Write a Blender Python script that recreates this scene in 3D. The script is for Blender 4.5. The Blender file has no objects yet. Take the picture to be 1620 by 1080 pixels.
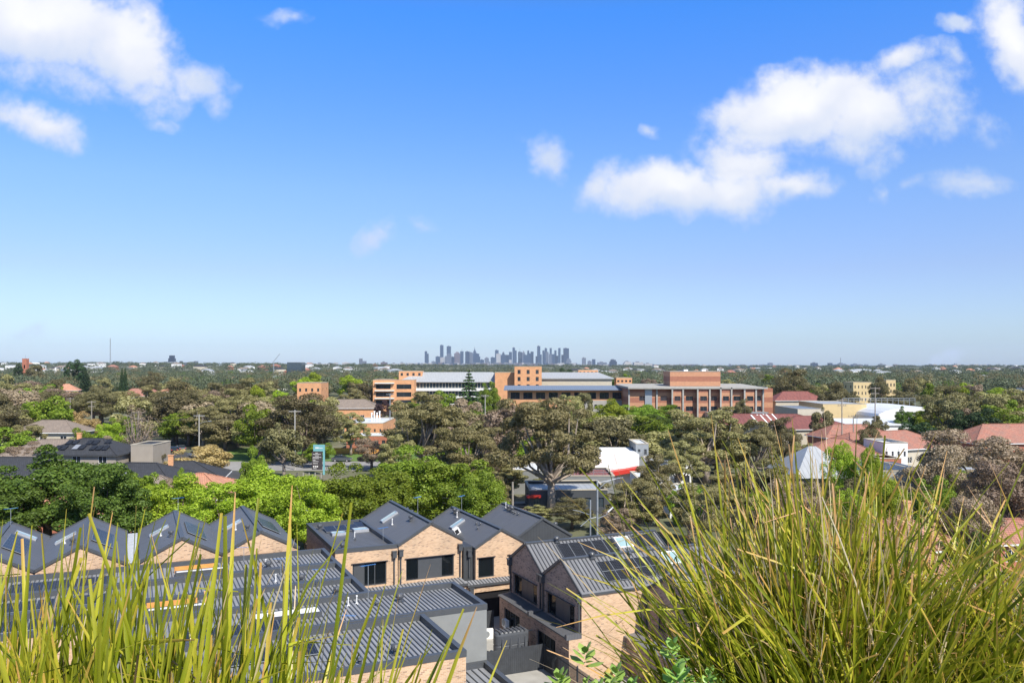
import bpy, math, random
import numpy as np
from mathutils import Vector, Matrix
R = math.radians
random.seed(7)
F = 1300.0                    # focal length in photo pixels (photo 1620 wide)
H = 22.0                      # camera height above the streets
HZ = 577.0                    # horizon row in the photo
sc = bpy.context.scene
col = sc.collection

def at(px, Y, z=0.0):
    return Vector(((px-810.0)/F*Y, Y, z))
def zat(py, Y):
    return H-(py-HZ)/F*Y

# ------------------------------------------------------------------ materials
MATS = {}
def newmat(name):
    m = bpy.data.materials.new(name); m.use_nodes = True
    nt = m.node_tree; b = nt.nodes['Principled BSDF']
    MATS[name] = m
    return m, nt, b
def L(nt, a, b): nt.links.new(a, b)
def noise(nt, scale, detail=4, vec=None, rough=.6):
    n = nt.nodes.new('ShaderNodeTexNoise'); n.inputs['Scale'].default_value = scale
    n.inputs['Detail'].default_value = detail; n.inputs['Roughness'].default_value = rough
    if vec is not None: L(nt, vec, n.inputs['Vector'])
    return n
def ramp(nt, fac, stops):
    r = nt.nodes.new('ShaderNodeValToRGB'); e = r.color_ramp.elements
    while len(e) > 1: e.remove(e[-1])
    e[0].position = stops[0][0]; e[0].color = (*stops[0][1], 1)
    for p, c in stops[1:]:
        x = e.new(p); x.color = (*c, 1)
    L(nt, fac, r.inputs['Fac'])
    return r
def mixc(nt, fac, a, b, mode='MIX'):
    m = nt.nodes.new('ShaderNodeMix'); m.data_type = 'RGBA'; m.blend_type = mode
    if hasattr(fac, 'links'): L(nt, fac, m.inputs[0])
    else: m.inputs[0].default_value = fac
    for s, i in ((a, 6), (b, 7)):
        if hasattr(s, 'links'): L(nt, s, m.inputs[i])
        else: m.inputs[i].default_value = (*s, 1)
    return m.outputs[2]
def simple(name, colr, rough=.7, metal=0., var=.12, scale=3., spec=.4, coat=None):
    m, nt, b = newmat(name)
    tc = nt.nodes.new('ShaderNodeTexCoord')
    n = noise(nt, scale, 5, tc.outputs['Object'])
    lo = tuple(c*(1-var) for c in colr); hi = tuple(min(1, c*(1+var)) for c in colr)
    r = ramp(nt, n.outputs['Fac'], [(.3, lo), (.7, hi)])
    L(nt, r.outputs['Color'], b.inputs['Base Color'])
    b.inputs['Roughness'].default_value = rough; b.inputs['Metallic'].default_value = metal
    b.inputs['Specular IOR Level'].default_value = spec
    return m
def math_(nt, op, a, b=None, c=None):
    n = nt.nodes.new('ShaderNodeMath'); n.operation = op
    for i, s in enumerate((a, b, c)):
        if s is None: continue
        if hasattr(s, 'links'): L(nt, s, n.inputs[i])
        else: n.inputs[i].default_value = s
    return n.outputs[0]

def brick(name, c1, c2, mortar, dark=(.07,.05,.045), bw=.24, bh=.086, darkp=.86):
    m, nt, b = newmat(name)
    uv = nt.nodes.new('ShaderNodeUVMap')
    br = nt.nodes.new('ShaderNodeTexBrick'); L(nt, uv.outputs[0], br.inputs['Vector'])
    br.inputs['Scale'].default_value = 1.0
    br.inputs['Brick Width'].default_value = bw; br.inputs['Row Height'].default_value = bh
    br.inputs['Mortar Size'].default_value = .008; br.inputs['Bias'].default_value = 0
    br.inputs['Color1'].default_value = (0,0,0,1); br.inputs['Color2'].default_value = (1,1,1,1)
    br.inputs['Mortar'].default_value = (.5,.5,.5,1)
    r = ramp(nt, br.outputs['Color'], [(0, c1), (.45, c2), (darkp-.08, tuple(x*1.1 for x in c2)), (darkp, tuple(.5*(x+y) for x, y in zip(c1, dark))), (1, dark)])
    nz = noise(nt, .55, 5, uv.outputs[0])
    rr = ramp(nt, nz.outputs['Fac'], [(.3, (.8,.8,.8)), (.7, (1.12,1.1,1.08))])
    c = mixc(nt, 1, r.outputs['Color'], rr.outputs['Color'], 'MULTIPLY')
    c = mixc(nt, br.outputs['Fac'], c, mortar)
    L(nt, c, b.inputs['Base Color']); b.inputs['Roughness'].default_value = .85
    bp = nt.nodes.new('ShaderNodeBump'); bp.inputs['Strength'].default_value = .5; bp.inputs['Distance'].default_value = .01
    bp.invert = True
    L(nt, br.outputs['Fac'], bp.inputs['Height']); L(nt, bp.outputs[0], b.inputs['Normal'])
    return m
def striped(name, c1, c2, pitch, duty=.5, axis=1, rough=.8):
    """broad bands in the thing's own local metres"""
    m, nt, b = newmat(name)
    uv = nt.nodes.new('ShaderNodeUVMap'); s = nt.nodes.new('ShaderNodeSeparateXYZ'); L(nt, uv.outputs[0], s.inputs[0])
    f = math_(nt, 'FRACT', math_(nt, 'MULTIPLY', s.outputs[axis], 1/pitch))
    g = math_(nt, 'GREATER_THAN', f, duty)
    nz = noise(nt, 1.2, 6, uv.outputs[0])
    rr = ramp(nt, nz.outputs['Fac'], [(.3, (.85,.85,.85)), (.7, (1.1,1.1,1.1))])
    c = mixc(nt, 1, mixc(nt, g, c1, c2), rr.outputs['Color'], 'MULTIPLY')
    L(nt, c, b.inputs['Base Color']); b.inputs['Roughness'].default_value = rough
    return m
def tiles(name, c1, c2, dirt=(.12,.08,.06)):
    m, nt, b = newmat(name)
    uv = nt.nodes.new('ShaderNodeUVMap')
    br = nt.nodes.new('ShaderNodeTexBrick'); L(nt, uv.outputs[0], br.inputs['Vector'])
    br.inputs['Brick Width'].default_value = .33; br.inputs['Row Height'].default_value = .34
    br.inputs['Scale'].default_value = 1; br.inputs['Mortar Size'].default_value = .03
    br.inputs['Color1'].default_value = (*c1, 1); br.inputs['Color2'].default_value = (*c2, 1)
    br.inputs['Mortar'].default_value = (*[x*.45 for x in c1], 1)
    nz = noise(nt, .5, 7, uv.outputs[0], .7)
    c = mixc(nt, ramp(nt, nz.outputs['Fac'], [(.42, (0,0,0)), (.7, (.75,.75,.75))]).outputs['Color'], br.outputs['Color'], dirt)
    L(nt, c, b.inputs['Base Color']); b.inputs['Roughness'].default_value = .8
    bp = nt.nodes.new('ShaderNodeBump'); bp.inputs['Strength'].default_value = .6; bp.inputs['Distance'].default_value = .03; bp.invert = True
    L(nt, br.outputs['Fac'], bp.inputs['Height']); L(nt, bp.outputs[0], b.inputs['Normal'])
    return m
def metal_roof(name, c, rough=.45, pitch=None, var=.1):
    m, nt, b = newmat(name)
    uv = nt.nodes.new('ShaderNodeUVMap')
    mp = nt.nodes.new('ShaderNodeMapping'); mp.inputs['Scale'].default_value = (1.2, .25, 1); L(nt, uv.outputs[0], mp.inputs[0])
    nz = noise(nt, 1.4, 6, mp.outputs[0])
    r = ramp(nt, nz.outputs['Fac'], [(.3, tuple(x*(1-var) for x in c)), (.7, tuple(x*(1+var) for x in c))])
    cc = r.outputs['Color']
    if pitch:
        s = nt.nodes.new('ShaderNodeSeparateXYZ'); L(nt, uv.outputs[0], s.inputs[0])
        f = math_(nt, 'FRACT', math_(nt, 'MULTIPLY', s.outputs[0], 1/pitch))
        w = math_(nt, 'PINGPONG', f, .5)
        bp = nt.nodes.new('ShaderNodeBump'); bp.inputs['Strength'].default_value = .7; bp.inputs['Distance'].default_value = .04
        L(nt, math_(nt, 'GREATER_THAN', w, .42), bp.inputs['Height']); L(nt, bp.outputs[0], b.inputs['Normal'])
        cc = mixc(nt, math_(nt, 'MULTIPLY', math_(nt, 'GREATER_THAN', w, .42), .35), cc, tuple(x*.5 for x in c))
    L(nt, cc, b.inputs['Base Color']); b.inputs['Roughness'].default_value = rough; b.inputs['Metallic'].default_value = .25
    return m
def solar(name, frame=(.35,.36,.38)):
    m, nt, b = newmat(name)
    uv = nt.nodes.new('ShaderNodeUVMap')
    br = nt.nodes.new('ShaderNodeTexBrick'); L(nt, uv.outputs[0], br.inputs['Vector'])
    br.offset = 0; br.inputs['Brick Width'].default_value = .17; br.inputs['Row Height'].default_value = .17
    br.inputs['Scale'].default_value = 1; br.inputs['Mortar Size'].default_value = .006
    br.inputs['Color1'].default_value = (.010,.010,.011,1); br.inputs['Color2'].default_value = (.014,.014,.016,1)
    br.inputs['Mortar'].default_value = (.09,.1,.12,1)
    L(nt, br.outputs['Color'], b.inputs['Base Color']); b.inputs['Roughness'].default_value = .3; b.inputs['Specular IOR Level'].default_value = .25
    return m
def glass(name, tint=(.35,.42,.44), amount=.55):
    m, nt, b = newmat(name)
    out = [n for n in nt.nodes if n.type == 'OUTPUT_MATERIAL'][0]
    b.inputs['Base Color'].default_value = (.015,.02,.024,1); b.inputs['Roughness'].default_value = .03
    b.inputs['Specular IOR Level'].default_value = .8
    t = nt.nodes.new('ShaderNodeBsdfTransparent'); t.inputs[0].default_value = (*tint, 1)
    mx = nt.nodes.new('ShaderNodeMixShader'); mx.inputs[0].default_value = 1-amount
    L(nt, t.outputs[0], mx.inputs[1]); L(nt, b.outputs[0], mx.inputs[2]); L(nt, mx.outputs[0], out.inputs[0])
    return m
def leafmat(name, c1, c2, c3, trans=.3, obj_var=.25, rough=.55):
    m, nt, b = newmat(name)
    out = [n for n in nt.nodes if n.type == 'OUTPUT_MATERIAL'][0]
    g = nt.nodes.new('ShaderNodeNewGeometry'); oi = nt.nodes.new('ShaderNodeObjectInfo')
    tc = nt.nodes.new('ShaderNodeTexCoord')
    nz = noise(nt, .7, 3, tc.outputs['Object'])
    f = math_(nt, 'ADD', math_(nt, 'MULTIPLY', g.outputs['Random Per Island'], .36), math_(nt, 'MULTIPLY', nz.outputs['Fac'], .68))
    r = ramp(nt, f, [(.15, c1), (.5, c2), (.95, c3)])
    hs = nt.nodes.new('ShaderNodeHueSaturation')
    L(nt, r.outputs['Color'], hs.inputs['Color'])
    L(nt, math_(nt, 'ADD', math_(nt, 'MULTIPLY', oi.outputs['Random'], .03), .485), hs.inputs['Hue'])
    L(nt, math_(nt, 'ADD', math_(nt, 'MULTIPLY', oi.outputs['Random'], obj_var*2), 1-obj_var), hs.inputs['Value'])
    L(nt, hs.outputs[0], b.inputs['Base Color']); b.inputs['Roughness'].default_value = rough
    b.inputs['Specular IOR Level'].default_value = .3
    t = nt.nodes.new('ShaderNodeBsdfTranslucent'); L(nt, mixc(nt, 1, hs.outputs[0], (1.0,1.0,.6), 'MULTIPLY'), t.inputs[0])
    mx = nt.nodes.new('ShaderNodeMixShader'); mx.inputs[0].default_value = trans
    L(nt, b.outputs[0], mx.inputs[1]); L(nt, t.outputs[0], mx.inputs[2]); L(nt, mx.outputs[0], out.inputs[0])
    return m

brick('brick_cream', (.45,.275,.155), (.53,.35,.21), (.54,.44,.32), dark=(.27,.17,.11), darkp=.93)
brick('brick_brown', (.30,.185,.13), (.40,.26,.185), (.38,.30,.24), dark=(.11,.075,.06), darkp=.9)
brick('brick_orange', (.54,.26,.12), (.60,.31,.15), (.5,.27,.14), dark=(.4,.17,.08), darkp=.95)
brick('brick_red', (.36,.11,.06), (.42,.14,.075), (.3,.16,.11), dark=(.22,.07,.05), darkp=.9)
striped('brick_bands', (.30,.12,.07), (.44,.22,.12), 3.9, .5)
striped('cladding', (.047,.05,.052), (.030,.032,.034), .30, .9, axis=0, rough=.5)
metal_roof('roof_zinc', (.27,.275,.285), .6, var=.2)
metal_roof('roof_charcoal', (.19,.19,.195), .55, var=.16)
metal_roof('roof_charcoal_fine', (.125,.126,.13), .5, pitch=.22)
metal_roof('roof_pale', (.42,.43,.43), .5, pitch=.8)
metal_roof('roof_blue', (.20,.235,.28), .5, pitch=.9)
metal_roof('roof_white', (.72,.73,.73), .55, pitch=1.0)
metal_roof('roof_rust', (.23,.085,.07), .65, pitch=.5, var=.3)
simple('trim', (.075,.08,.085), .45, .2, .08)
simple('render_grey', (.20,.205,.195), .85, 0, .08, 1.0)
simple('dark', (.012,.012,.013), .5)
simple('white_paint', (.72,.71,.68), .6, 0, .06)
simple('cream_render', (.45,.40,.31), .85, 0, .07, .6)
simple('tan_render', (.30,.26,.21), .85, 0, .07, .6)
simple('yellow_render', (.55,.42,.22), .85, 0, .07, .6)
simple('concrete', (.33,.315,.28), .85, 0, .15, .8)
simple('pale_metal', (.5,.51,.52), .4, .6, .1)
simple('galv', (.34,.36,.37), .45, .5, .15)
simple('timber_pole', (.26,.23,.19), .85, 0, .25, 4)
simple('orange_timber', (.62,.28,.07), .6, 0, .15)
simple('tank', (.075,.08,.088), .4, 0, .08)
simple('fence', (.040,.043,.047), .6, 0, .2, 2)
simple('red_paint', (.55,.04,.025), .45, 0, .06)
simple('blue_paint', (.10,.20,.34), .5, 0, .06)
simple('teal_paint', (.17,.40,.43), .5, 0, .06)
simple('sign_dark', (.06,.052,.055), .5)
simple('cable_blue', (.05,.2,.5), .5)
simple('wire', (.05,.05,.05), .6)
simple('glass_opaque', (.018,.024,.03), .08, 0, .2, .3, .8)
simple('glass_sky', (.055,.08,.10), .08, .3, .3, .5, .8)
simple('curtain', (.6,.6,.56), .9)
simple('bark', (.17,.125,.10), .9, 0, .35, 3)
simple('bark_pale', (.27,.22,.175), .85, 0, .35, 2)
simple('soil', (.05,.035,.025), .95)
simple('asphalt', (.055,.055,.056), .85, 0, .2, .5)
simple('paving', (.26,.25,.235), .85, 0, .15, .5)
simple('rubber', (.015,.015,.015), .8)
simple('skylight_glass', (.28,.40,.40), .12, 0, .15, 1.2, .8)
simple('tile_dark', (.04,.042,.046), .75, 0, .2, 1)
for n, c in (('car_white', (.65,.65,.65)), ('car_black', (.012,.013,.016)), ('car_grey', (.08,.09,.1)), ('car_blue', (.02,.03,.06)), ('car_silver', (.38,.39,.4))):
    m = simple(n, c, .3, .1, .03); m.node_tree.nodes['Principled BSDF'].inputs['Coat Weight'].default_value = .8
solar('solar')
glass('glass')
tiles('tile_terracotta', (.52,.22,.13), (.60,.30,.18), (.28,.17,.12))
tiles('tile_red', (.36,.14,.095), (.44,.20,.135), (.20,.14,.11))
tiles('tile_brown', (.24,.19,.15), (.29,.23,.18), (.15,.12,.10))
tiles('tile_charcoal', (.035,.037,.042), (.05,.053,.06), (.025,.025,.028))
def citymat(name, c, win, px=4., pz=3.6, f=.5):
    m, nt, b = newmat(name)
    uv = nt.nodes.new('ShaderNodeUVMap')
    br = nt.nodes.new('ShaderNodeTexBrick'); br.offset = 0; L(nt, uv.outputs[0], br.inputs['Vector'])
    br.inputs['Scale'].default_value = 1; br.inputs['Brick Width'].default_value = px; br.inputs['Row Height'].default_value = pz
    br.inputs['Mortar Size'].default_value = .9
    br.inputs['Color1'].default_value = (*win, 1); br.inputs['Color2'].default_value = (*[w*1.5 for w in win], 1); br.inputs['Mortar'].default_value = (*c, 1)
    L(nt, br.outputs['Color'], b.inputs['Base Color']); b.inputs['Roughness'].default_value = .35
    return m
citymat('tower_blue', (.045,.06,.085), (.02,.03,.05), 5, 8)
citymat('tower_dark', (.03,.036,.05), (.012,.016,.025), 5, 8)
citymat('tower_grey', (.16,.16,.17), (.06,.07,.09), 6, 8)
citymat('tower_brown', (.19,.14,.12), (.07,.06,.07), 6, 8)
citymat('tower_pale', (.50,.47,.42), (.18,.18,.19), 6, 7)

leafmat('leaf_lime', (.14,.21,.012), (.28,.36,.025), (.46,.52,.06), .35)
leafmat('leaf_green', (.085,.15,.014), (.18,.26,.022), (.33,.41,.05), .32)
leafmat('leaf_deep', (.045,.085,.014), (.09,.15,.02), (.18,.26,.04), .28)
leafmat('leaf_gum', (.13,.125,.045), (.27,.245,.10), (.46,.41,.20), .25)
leafmat('leaf_gum_dark', (.075,.07,.03), (.155,.137,.06), (.29,.25,.125), .22)
leafmat('leaf_bronze', (.17,.125,.08), (.31,.235,.155), (.44,.35,.26), .22)
leafmat('leaf_far', (.05,.062,.032), (.075,.088,.044), (.11,.12,.062), .15)
leafmat('leaf_dark', (.015,.035,.012), (.03,.06,.018), (.06,.10,.03), .15)
leafmat('leaf_pine', (.03,.06,.02), (.055,.10,.03), (.10,.16,.05), .15)
leafmat('leaf_autumn', (.30,.21,.08), (.46,.34,.14), (.6,.47,.24), .3)
leafmat('leaf_purple', (.04,.02,.025), (.09,.05,.05), (.15,.10,.09), .2)

# ------------------------------------------------------------------ mesh builder
class MB:
    def __init__(s): s.v = []; s.f = []; s.m = []
    def poly(s, pts, mat=0):
        i = len(s.v); s.v += [tuple(p) for p in pts]; s.f.append(tuple(range(i, i+len(pts)))); s.m.append(mat)
    def hexa(s, p, mat=0):
        i = len(s.v); s.v += [tuple(q) for q in p]
        for f in ((0,3,2,1),(4,5,6,7),(0,1,5,4),(1,2,6,5),(2,3,7,6),(3,0,4,7)):
            s.f.append(tuple(i+k for k in f)); s.m.append(mat)
    def box(s, x0, y0, z0, x1, y1, z1, mat=0):
        s.hexa([(x0,y0,z0),(x1,y0,z0),(x1,y1,z0),(x0,y1,z0),(x0,y0,z1),(x1,y0,z1),(x1,y1,z1),(x0,y1,z1)], mat)
    def slab(s, quad, t, mat=0, up=None):
        q = [Vector(p) for p in quad]; n = (q[1]-q[0]).cross(q[3]-q[0]).normalized()
        if n.z < 0: n = -n
        if up is not None: n = Vector(up)
        a = [p-n*t for p in q]
        s.hexa(a+q, mat)
    def bar(s, p0, p1, w, h, nrm=(0,0,1), mat=0):
        p0 = Vector(p0); p1 = Vector(p1); d = (p1-p0).normalized(); n = Vector(nrm)
        sd = d.cross(n)
        if sd.length < 1e-4: sd = d.cross(Vector((1,0,0)))
        sd = sd.normalized()*w/2; n = sd.cross(d).normalized()*h
        s.hexa([p0-sd, p1-sd, p1+sd, p0+sd, p0-sd+n, p1-sd+n, p1+sd+n, p0+sd+n], mat)
    def tube(s, pts, rs, n=8, mat=0, cap=True):
        pts = [Vector(p) for p in pts]
        if not hasattr(rs, '__len__'): rs = [rs]*len(pts)
        base = len(s.v); k = len(pts)
        for i, p in enumerate(pts):
            d = (pts[min(i+1, k-1)]-pts[max(i-1, 0)]).normalized()
            a = d.cross(Vector((0,0,1)) if abs(d.z) < .9 else Vector((1,0,0))).normalized(); b = d.cross(a)
            for j in range(n):
                t = 2*math.pi*j/n; q = p+(a*math.cos(t)+b*math.sin(t))*rs[i]; s.v.append(tuple(q))
        for i in range(k-1):
            for j in range(n):
                s.f.append((base+i*n+j, base+i*n+(j+1) % n, base+(i+1)*n+(j+1) % n, base+(i+1)*n+j)); s.m.append(mat)
        if cap:
            s.f.append(tuple(base+j for j in range(n))[::-1]); s.m.append(mat)
            s.f.append(tuple(base+(k-1)*n+j for j in range(n))); s.m.append(mat)
    def wall(s, org, du, u0, u1, z0, z1, holes, depth=.15, inward=None, mat=0, rmat=None):
        """vertical wall sheet with real openings; du = unit vector along the wall"""
        org = Vector(org); du = Vector(du); rmat = mat if rmat is None else rmat
        us = sorted({u0, u1, *[h[0] for h in holes], *[h[2] for h in holes]}); zs = sorted({z0, z1, *[h[1] for h in holes], *[h[3] for h in holes]})
        P = lambda u, z, d=0: org+du*u+Vector((0,0,z))+(inward*d if inward else Vector())
        inward = Vector(inward) if inward is not None else None
        for a, b in zip(us, us[1:]):
            for c, d in zip(zs, zs[1:]):
                mu, mz = (a+b)/2, (c+d)/2
                if any(h[0] < mu < h[2] and h[1] < mz < h[3] for h in holes): continue
                s.poly([P(a,c), P(b,c), P(b,d), P(a,d)], mat)
        if inward:
            for a, c, b, d in holes:
                for p, q in (((a,c),(a,d)), ((b,d),(b,c)), ((a,d),(b,d)), ((b,c),(a,c))):
                    s.poly([P(*p), P(*q), P(*q, depth), P(*p, depth)], rmat)
    def build(s, name, mats, parent=None, loc=None, rotz=0, smooth=False):
        me = bpy.data.meshes.new(name); me.from_pydata(s.v, [], s.f)
        for m in (mats if isinstance(mats, (list, tuple)) else [mats]): me.materials.append(MATS[m])
        me.polygons.foreach_set('material_index', s.m)
        uvl = me.uv_layers.new(name='UVMap').data
        uv = np.zeros(len(me.loops)*2, dtype=np.float32); k = 0
        V = s.v
        for f in s.f:
            a, b, c = V[f[0]], V[f[1]], V[f[2]]
            ux, uy, uz = b[0]-a[0], b[1]-a[1], b[2]-a[2]; wx, wy, wz = c[0]-b[0], c[1]-b[1], c[2]-b[2]
            nx, ny, nz = uy*wz-uz*wy, uz*wx-ux*wz, ux*wy-uy*wx
            l = math.sqrt(nx*nx+ny*ny+nz*nz) or 1; nx /= l; ny /= l; nz /= l
            h = math.hypot(nx, ny)
            for i in f:
                x, y, z = V[i]
                if h < .05: uu, vv = x, y
                else:
                    tx, ty = -ny/h, nx/h
                    uu = x*tx+y*ty
                    vv = z if h > .8 else (x*nx+y*ny)/h/max(abs(nz), .1)
                uv[k] = uu; uv[k+1] = vv; k += 2
        uvl.foreach_set('uv', uv)
        if smooth: me.polygons.foreach_set('use_smooth', [True]*len(me.polygons))
        me.update()
        o = bpy.data.objects.new(name, me); col.objects.link(o)
        if parent is not None: o.parent = parent
        if loc is not None: o.location = loc
        if rotz: o.rotation_euler.z = rotz
        return o

def tag(o, label, cat, group=None, kind=None):
    o['label'] = label; o['category'] = cat
    if group: o['group'] = group
    if kind: o['kind'] = kind
    return o
def thing(name, label, cat, loc=(0,0,0), rotz=0, group=None):
    o = bpy.data.objects.new(name, None); col.objects.link(o); o.empty_display_size = .3
    o.location = loc; o.rotation_euler.z = rotz
    return tag(o, label, cat, group)
def dup(root, loc, rotz=0, label=None, scale=None, mats=None):
    r = root.copy(); col.objects.link(r); r.location = loc; r.rotation_euler = (0, 0, rotz)
    if label: r['label'] = label
    if scale is not None: r.scale = scale
    for ch in root.children:
        c = ch.copy(); col.objects.link(c); c.parent = r
        for g in ch.children:
            d = g.copy(); col.objects.link(d); d.parent = c
    return r
def np_mesh(name, verts, faces4, mat, parent=None):
    """verts (n,3), faces4 (m,4)"""
    me = bpy.data.meshes.new(name)
    n, m = len(verts), len(faces4)
    me.vertices.add(n); me.vertices.foreach_set('co', verts.astype(np.float32).ravel())
    me.loops.add(m*4); me.loops.foreach_set('vertex_index', faces4.astype(np.int32).ravel())
    me.polygons.add(m); me.polygons.foreach_set('loop_start', np.arange(0, m*4, 4, dtype=np.int32)); me.polygons.foreach_set('loop_total', np.full(m, 4, dtype=np.int32))
    me.update(calc_edges=True); me.materials.append(MATS[mat])
    o = bpy.data.objects.new(name, me); col.objects.link(o)
    if parent is not None: o.parent = parent
    return o
ORD = ['', 'first', 'second', 'third', 'fourth', 'fifth', 'sixth', 'seventh', 'eighth', 'ninth', 'tenth', 'eleventh', 'twelfth', 'thirteenth', 'fourteenth', 'fifteenth', 'sixteenth', 'seventeenth', 'eighteenth', 'nineteenth', 'twentieth']
TENS = {20: 'twenty', 30: 'thirty', 40: 'forty', 50: 'fifty', 60: 'sixty', 70: 'seventy'}
def ordw(n):
    if n <= 20: return ORD[n]
    t, u = n//10*10, n % 10
    if u == 0: return TENS[t][:-1]+'ieth'
    return TENS[t]+'-'+ORD[u]

# ------------------------------------------------------------------ the ground
def plane(name, x0, y0, x1, y1, z, mat, kind='structure', rot=0, loc=(0,0,0)):
    m = MB(); m.poly([(x0,y0,z), (x1,y0,z), (x1,y1,z), (x0,y1,z)]); o = m.build(name, mat, None, loc, rot); o['kind'] = kind; return o
def terrain_h(x, y):
    h = 0.0
    if y > 900:
        s = 1/(1+math.exp((x/max(y, 1)+.05)*9))
        h += 21*s*math.exp(-((y-3200)/1100)**2)
        h += 12*math.exp(-((y-4300)/900)**2)*(1-s)*.8
        h += 3*math.sin(x*.003+1)*math.sin(y*.0021)*min(1, (y-900)/600)
    return h
m, nt, b = newmat('ground_mat')
tc = nt.nodes.new('ShaderNodeTexCoord')
n1 = noise(nt, .035, 6, tc.outputs['Object']); n2 = noise(nt, .5, 6, tc.outputs['Object'])
r = ramp(nt, n1.outputs['Fac'], [(.35, (.055,.075,.025)), (.5, (.10,.11,.045)), (.6, (.17,.15,.10)), (.72, (.12,.115,.10))])
L(nt, mixc(nt, .4, r.outputs['Color'], ramp(nt, n2.outputs['Fac'], [(.3, (.05,.06,.02)), (.7, (.20,.18,.12))]).outputs['Color']), b.inputs['Base Color'])
b.inputs['Roughness'].default_value = .95
g = MB(); ys = [-60, 30, 200, 500, 900]+[900+200*i for i in range(1, 34)]+[9000, 11000, 14000, 20000, 40000]
nx = 40
rows = []
for y in ys:
    hw = 700+abs(y)*1.1; rows.append([(-hw+2*hw*i/nx, y, terrain_h(-hw+2*hw*i/nx, y)) for i in range(nx+1)])
for a, c in zip(rows, rows[1:]):
    for i in range(nx): g.poly([a[i], a[i+1], c[i+1], c[i]])
go = g.build('ground', 'ground_mat'); go['kind'] = 'structure'

PHI = R(24.6); O = Vector((4.84, 57.0, 0)); A = Vector((math.cos(PHI), math.sin(PHI), 0)); B = Vector((-math.sin(PHI), math.cos(PHI), 0))
def G(a, b, z=0): return O+A*a+B*b+Vector((0,0,z))
def gplane(name, a0, b0, a1, b1, z, mat):
    m = MB(); m.poly([(a0,b0,z), (a1,b0,z), (a1,b1,z), (a0,b1,z)]); o = m.build(name, mat, None, O, PHI); o['kind'] = 'structure'; return o
gplane('courtyard_paving', -60, -30, 30, 33, .004, 'paving')
gplane('driveway', -9.5, -20, -.9, 17.5, .008, 'concrete')
# main street behind the townhouses and the side street on the left
plane('street', -200, 0, 240, 11, .012, 'asphalt', rot=PHI*.55, loc=(0,118,0))
plane('footpath', -200, 11, 240, 13.4, .10, 'paving', rot=PHI*.55, loc=(0,118,0))
plane('side_street', -5, 0, 5, 170, .016, 'asphalt', rot=R(34), loc=(-40,136,0))
plane('grass_verge', -24, 0, 46, 26, .008, 'leafy_lawn' if 'leafy_lawn' in MATS else 'ground_mat', loc=(-70,186,0))
simple('lawn', (.10,.17,.03), .9, 0, .3, 1.5)
plane('lawn_strip', -20, 0, 30, 30, .02, 'lawn', loc=(-52,188,0))
plane('car_park', -14, 0, 26, 16, .028, 'paving', loc=(-52,171,0))
plane('car_park', 0, 0, 90, 45, .02, 'paving', loc=(60,100,0))

# ------------------------------------------------------------------ townhouse pieces (all in the house's own local metres)
def local_root(name, label, cat, a, b, quarter=0, group=None):
    return thing(name, label, cat, G(a, b), PHI-quarter*math.pi/2, group)
def window(parent, u0, z0, u1, z1, org, du, inward, cols=2, dark_cols=(), mat='trim', pane='glass', bar=.07, curtain=False, label=None, depth=.13):
    """frame with pane sub-part, sitting back in its opening"""
    org = Vector(org); du = Vector(du); iw = Vector(inward)
    P = lambda u, z, d: org+du*u+Vector((0,0,z))+iw*d
    def blk(m, ua, za, ub, zb, d0, d1, mt=0):
        m.hexa([P(ua,za,d0), P(ub,za,d0), P(ub,za,d1), P(ua,za,d1), P(ua,zb,d0), P(ub,zb,d0), P(ub,zb,d1), P(ua,zb,d1)], mt)
    f = MB(); e = .004; d0, d1 = depth-.06, depth
    blk(f, u0+e, z0+e, u0+bar, z1-e, d0, d1); blk(f, u1-bar, z0+e, u1-e, z1-e, d0, d1)
    blk(f, u0+bar, z0+e, u1-bar, z0+bar, d0, d1); blk(f, u0+bar, z1-bar, u1-bar, z1-e, d0, d1)
    w = (u1-u0-2*bar)/cols
    for i in range(1, cols): blk(f, u0+bar+w*i-bar/2, z0+bar, u0+bar+w*i+bar/2, z1-bar, d0+.005, d1-.005)
    fo = f.build('window', mat, parent)
    if label: fo['label'] = label
    for i in range(cols):
        if i in dark_cols: continue
        pm = MB(); ua = u0+bar+w*i; blk(pm, ua+(bar/2 if i else 0), z0+bar, ua+w-(bar/2 if i < cols-1 else 0), z1-bar, d0+.02, d0+.03)
        pm.build('pane', pane, fo)
    if dark_cols:
        q = MB()
        for i in dark_cols:
            ua = u0+bar+w*i; blk(q, ua+.04, z0+bar, ua+w-.04, z1-bar, d0+.012, d0+.04)
        q.build('dark_panel', 'trim', fo)
    if curtain:
        q = MB(); n = 14; cw = (u1-u0)/n
        for i in range(n):
            u = u0+cw*i; q.poly([P(u, z0+.05, d1+.25+.05*(i % 2)), P(u+cw, z0+.05, d1+.25+.05*((i+1) % 2)), P(u+cw, z1-.1, d1+.25+.05*((i+1) % 2)), P(u, z1-.1, d1+.25+.05*(i % 2))])
        q.build('curtain', 'curtain', fo)
    return fo
def ribs(m, quad, pitch, w=.045, h=.045, inset=.0, mat=0, lo=.05):
    """standing seams running from edge p0-p1 to edge p3-p2"""
    p = [Vector(x) for x in quad]; n = (p[1]-p[0]).cross(p[3]-p[0]).normalized()
    if n.z < 0: n = -n
    k = max(1, int((p[1]-p[0]).length/pitch))
    for i in range(1, k):
        t = i/k; a = p[0].lerp(p[1], t); c = p[3].lerp(p[2], t); d = (c-a).normalized()
        m.bar(a+d*lo+n*.001, c-d*lo+n*.001, w, h, n, mat)
def on_plane(o, ux, uy, n):
    """frame sitting on a roof plane"""
    o = Vector(o); ux = Vector(ux).normalized(); n = Vector(n).normalized(); uy = n.cross(ux)
    return lambda x, y, z: o+ux*x+uy*y+n*z
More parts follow.
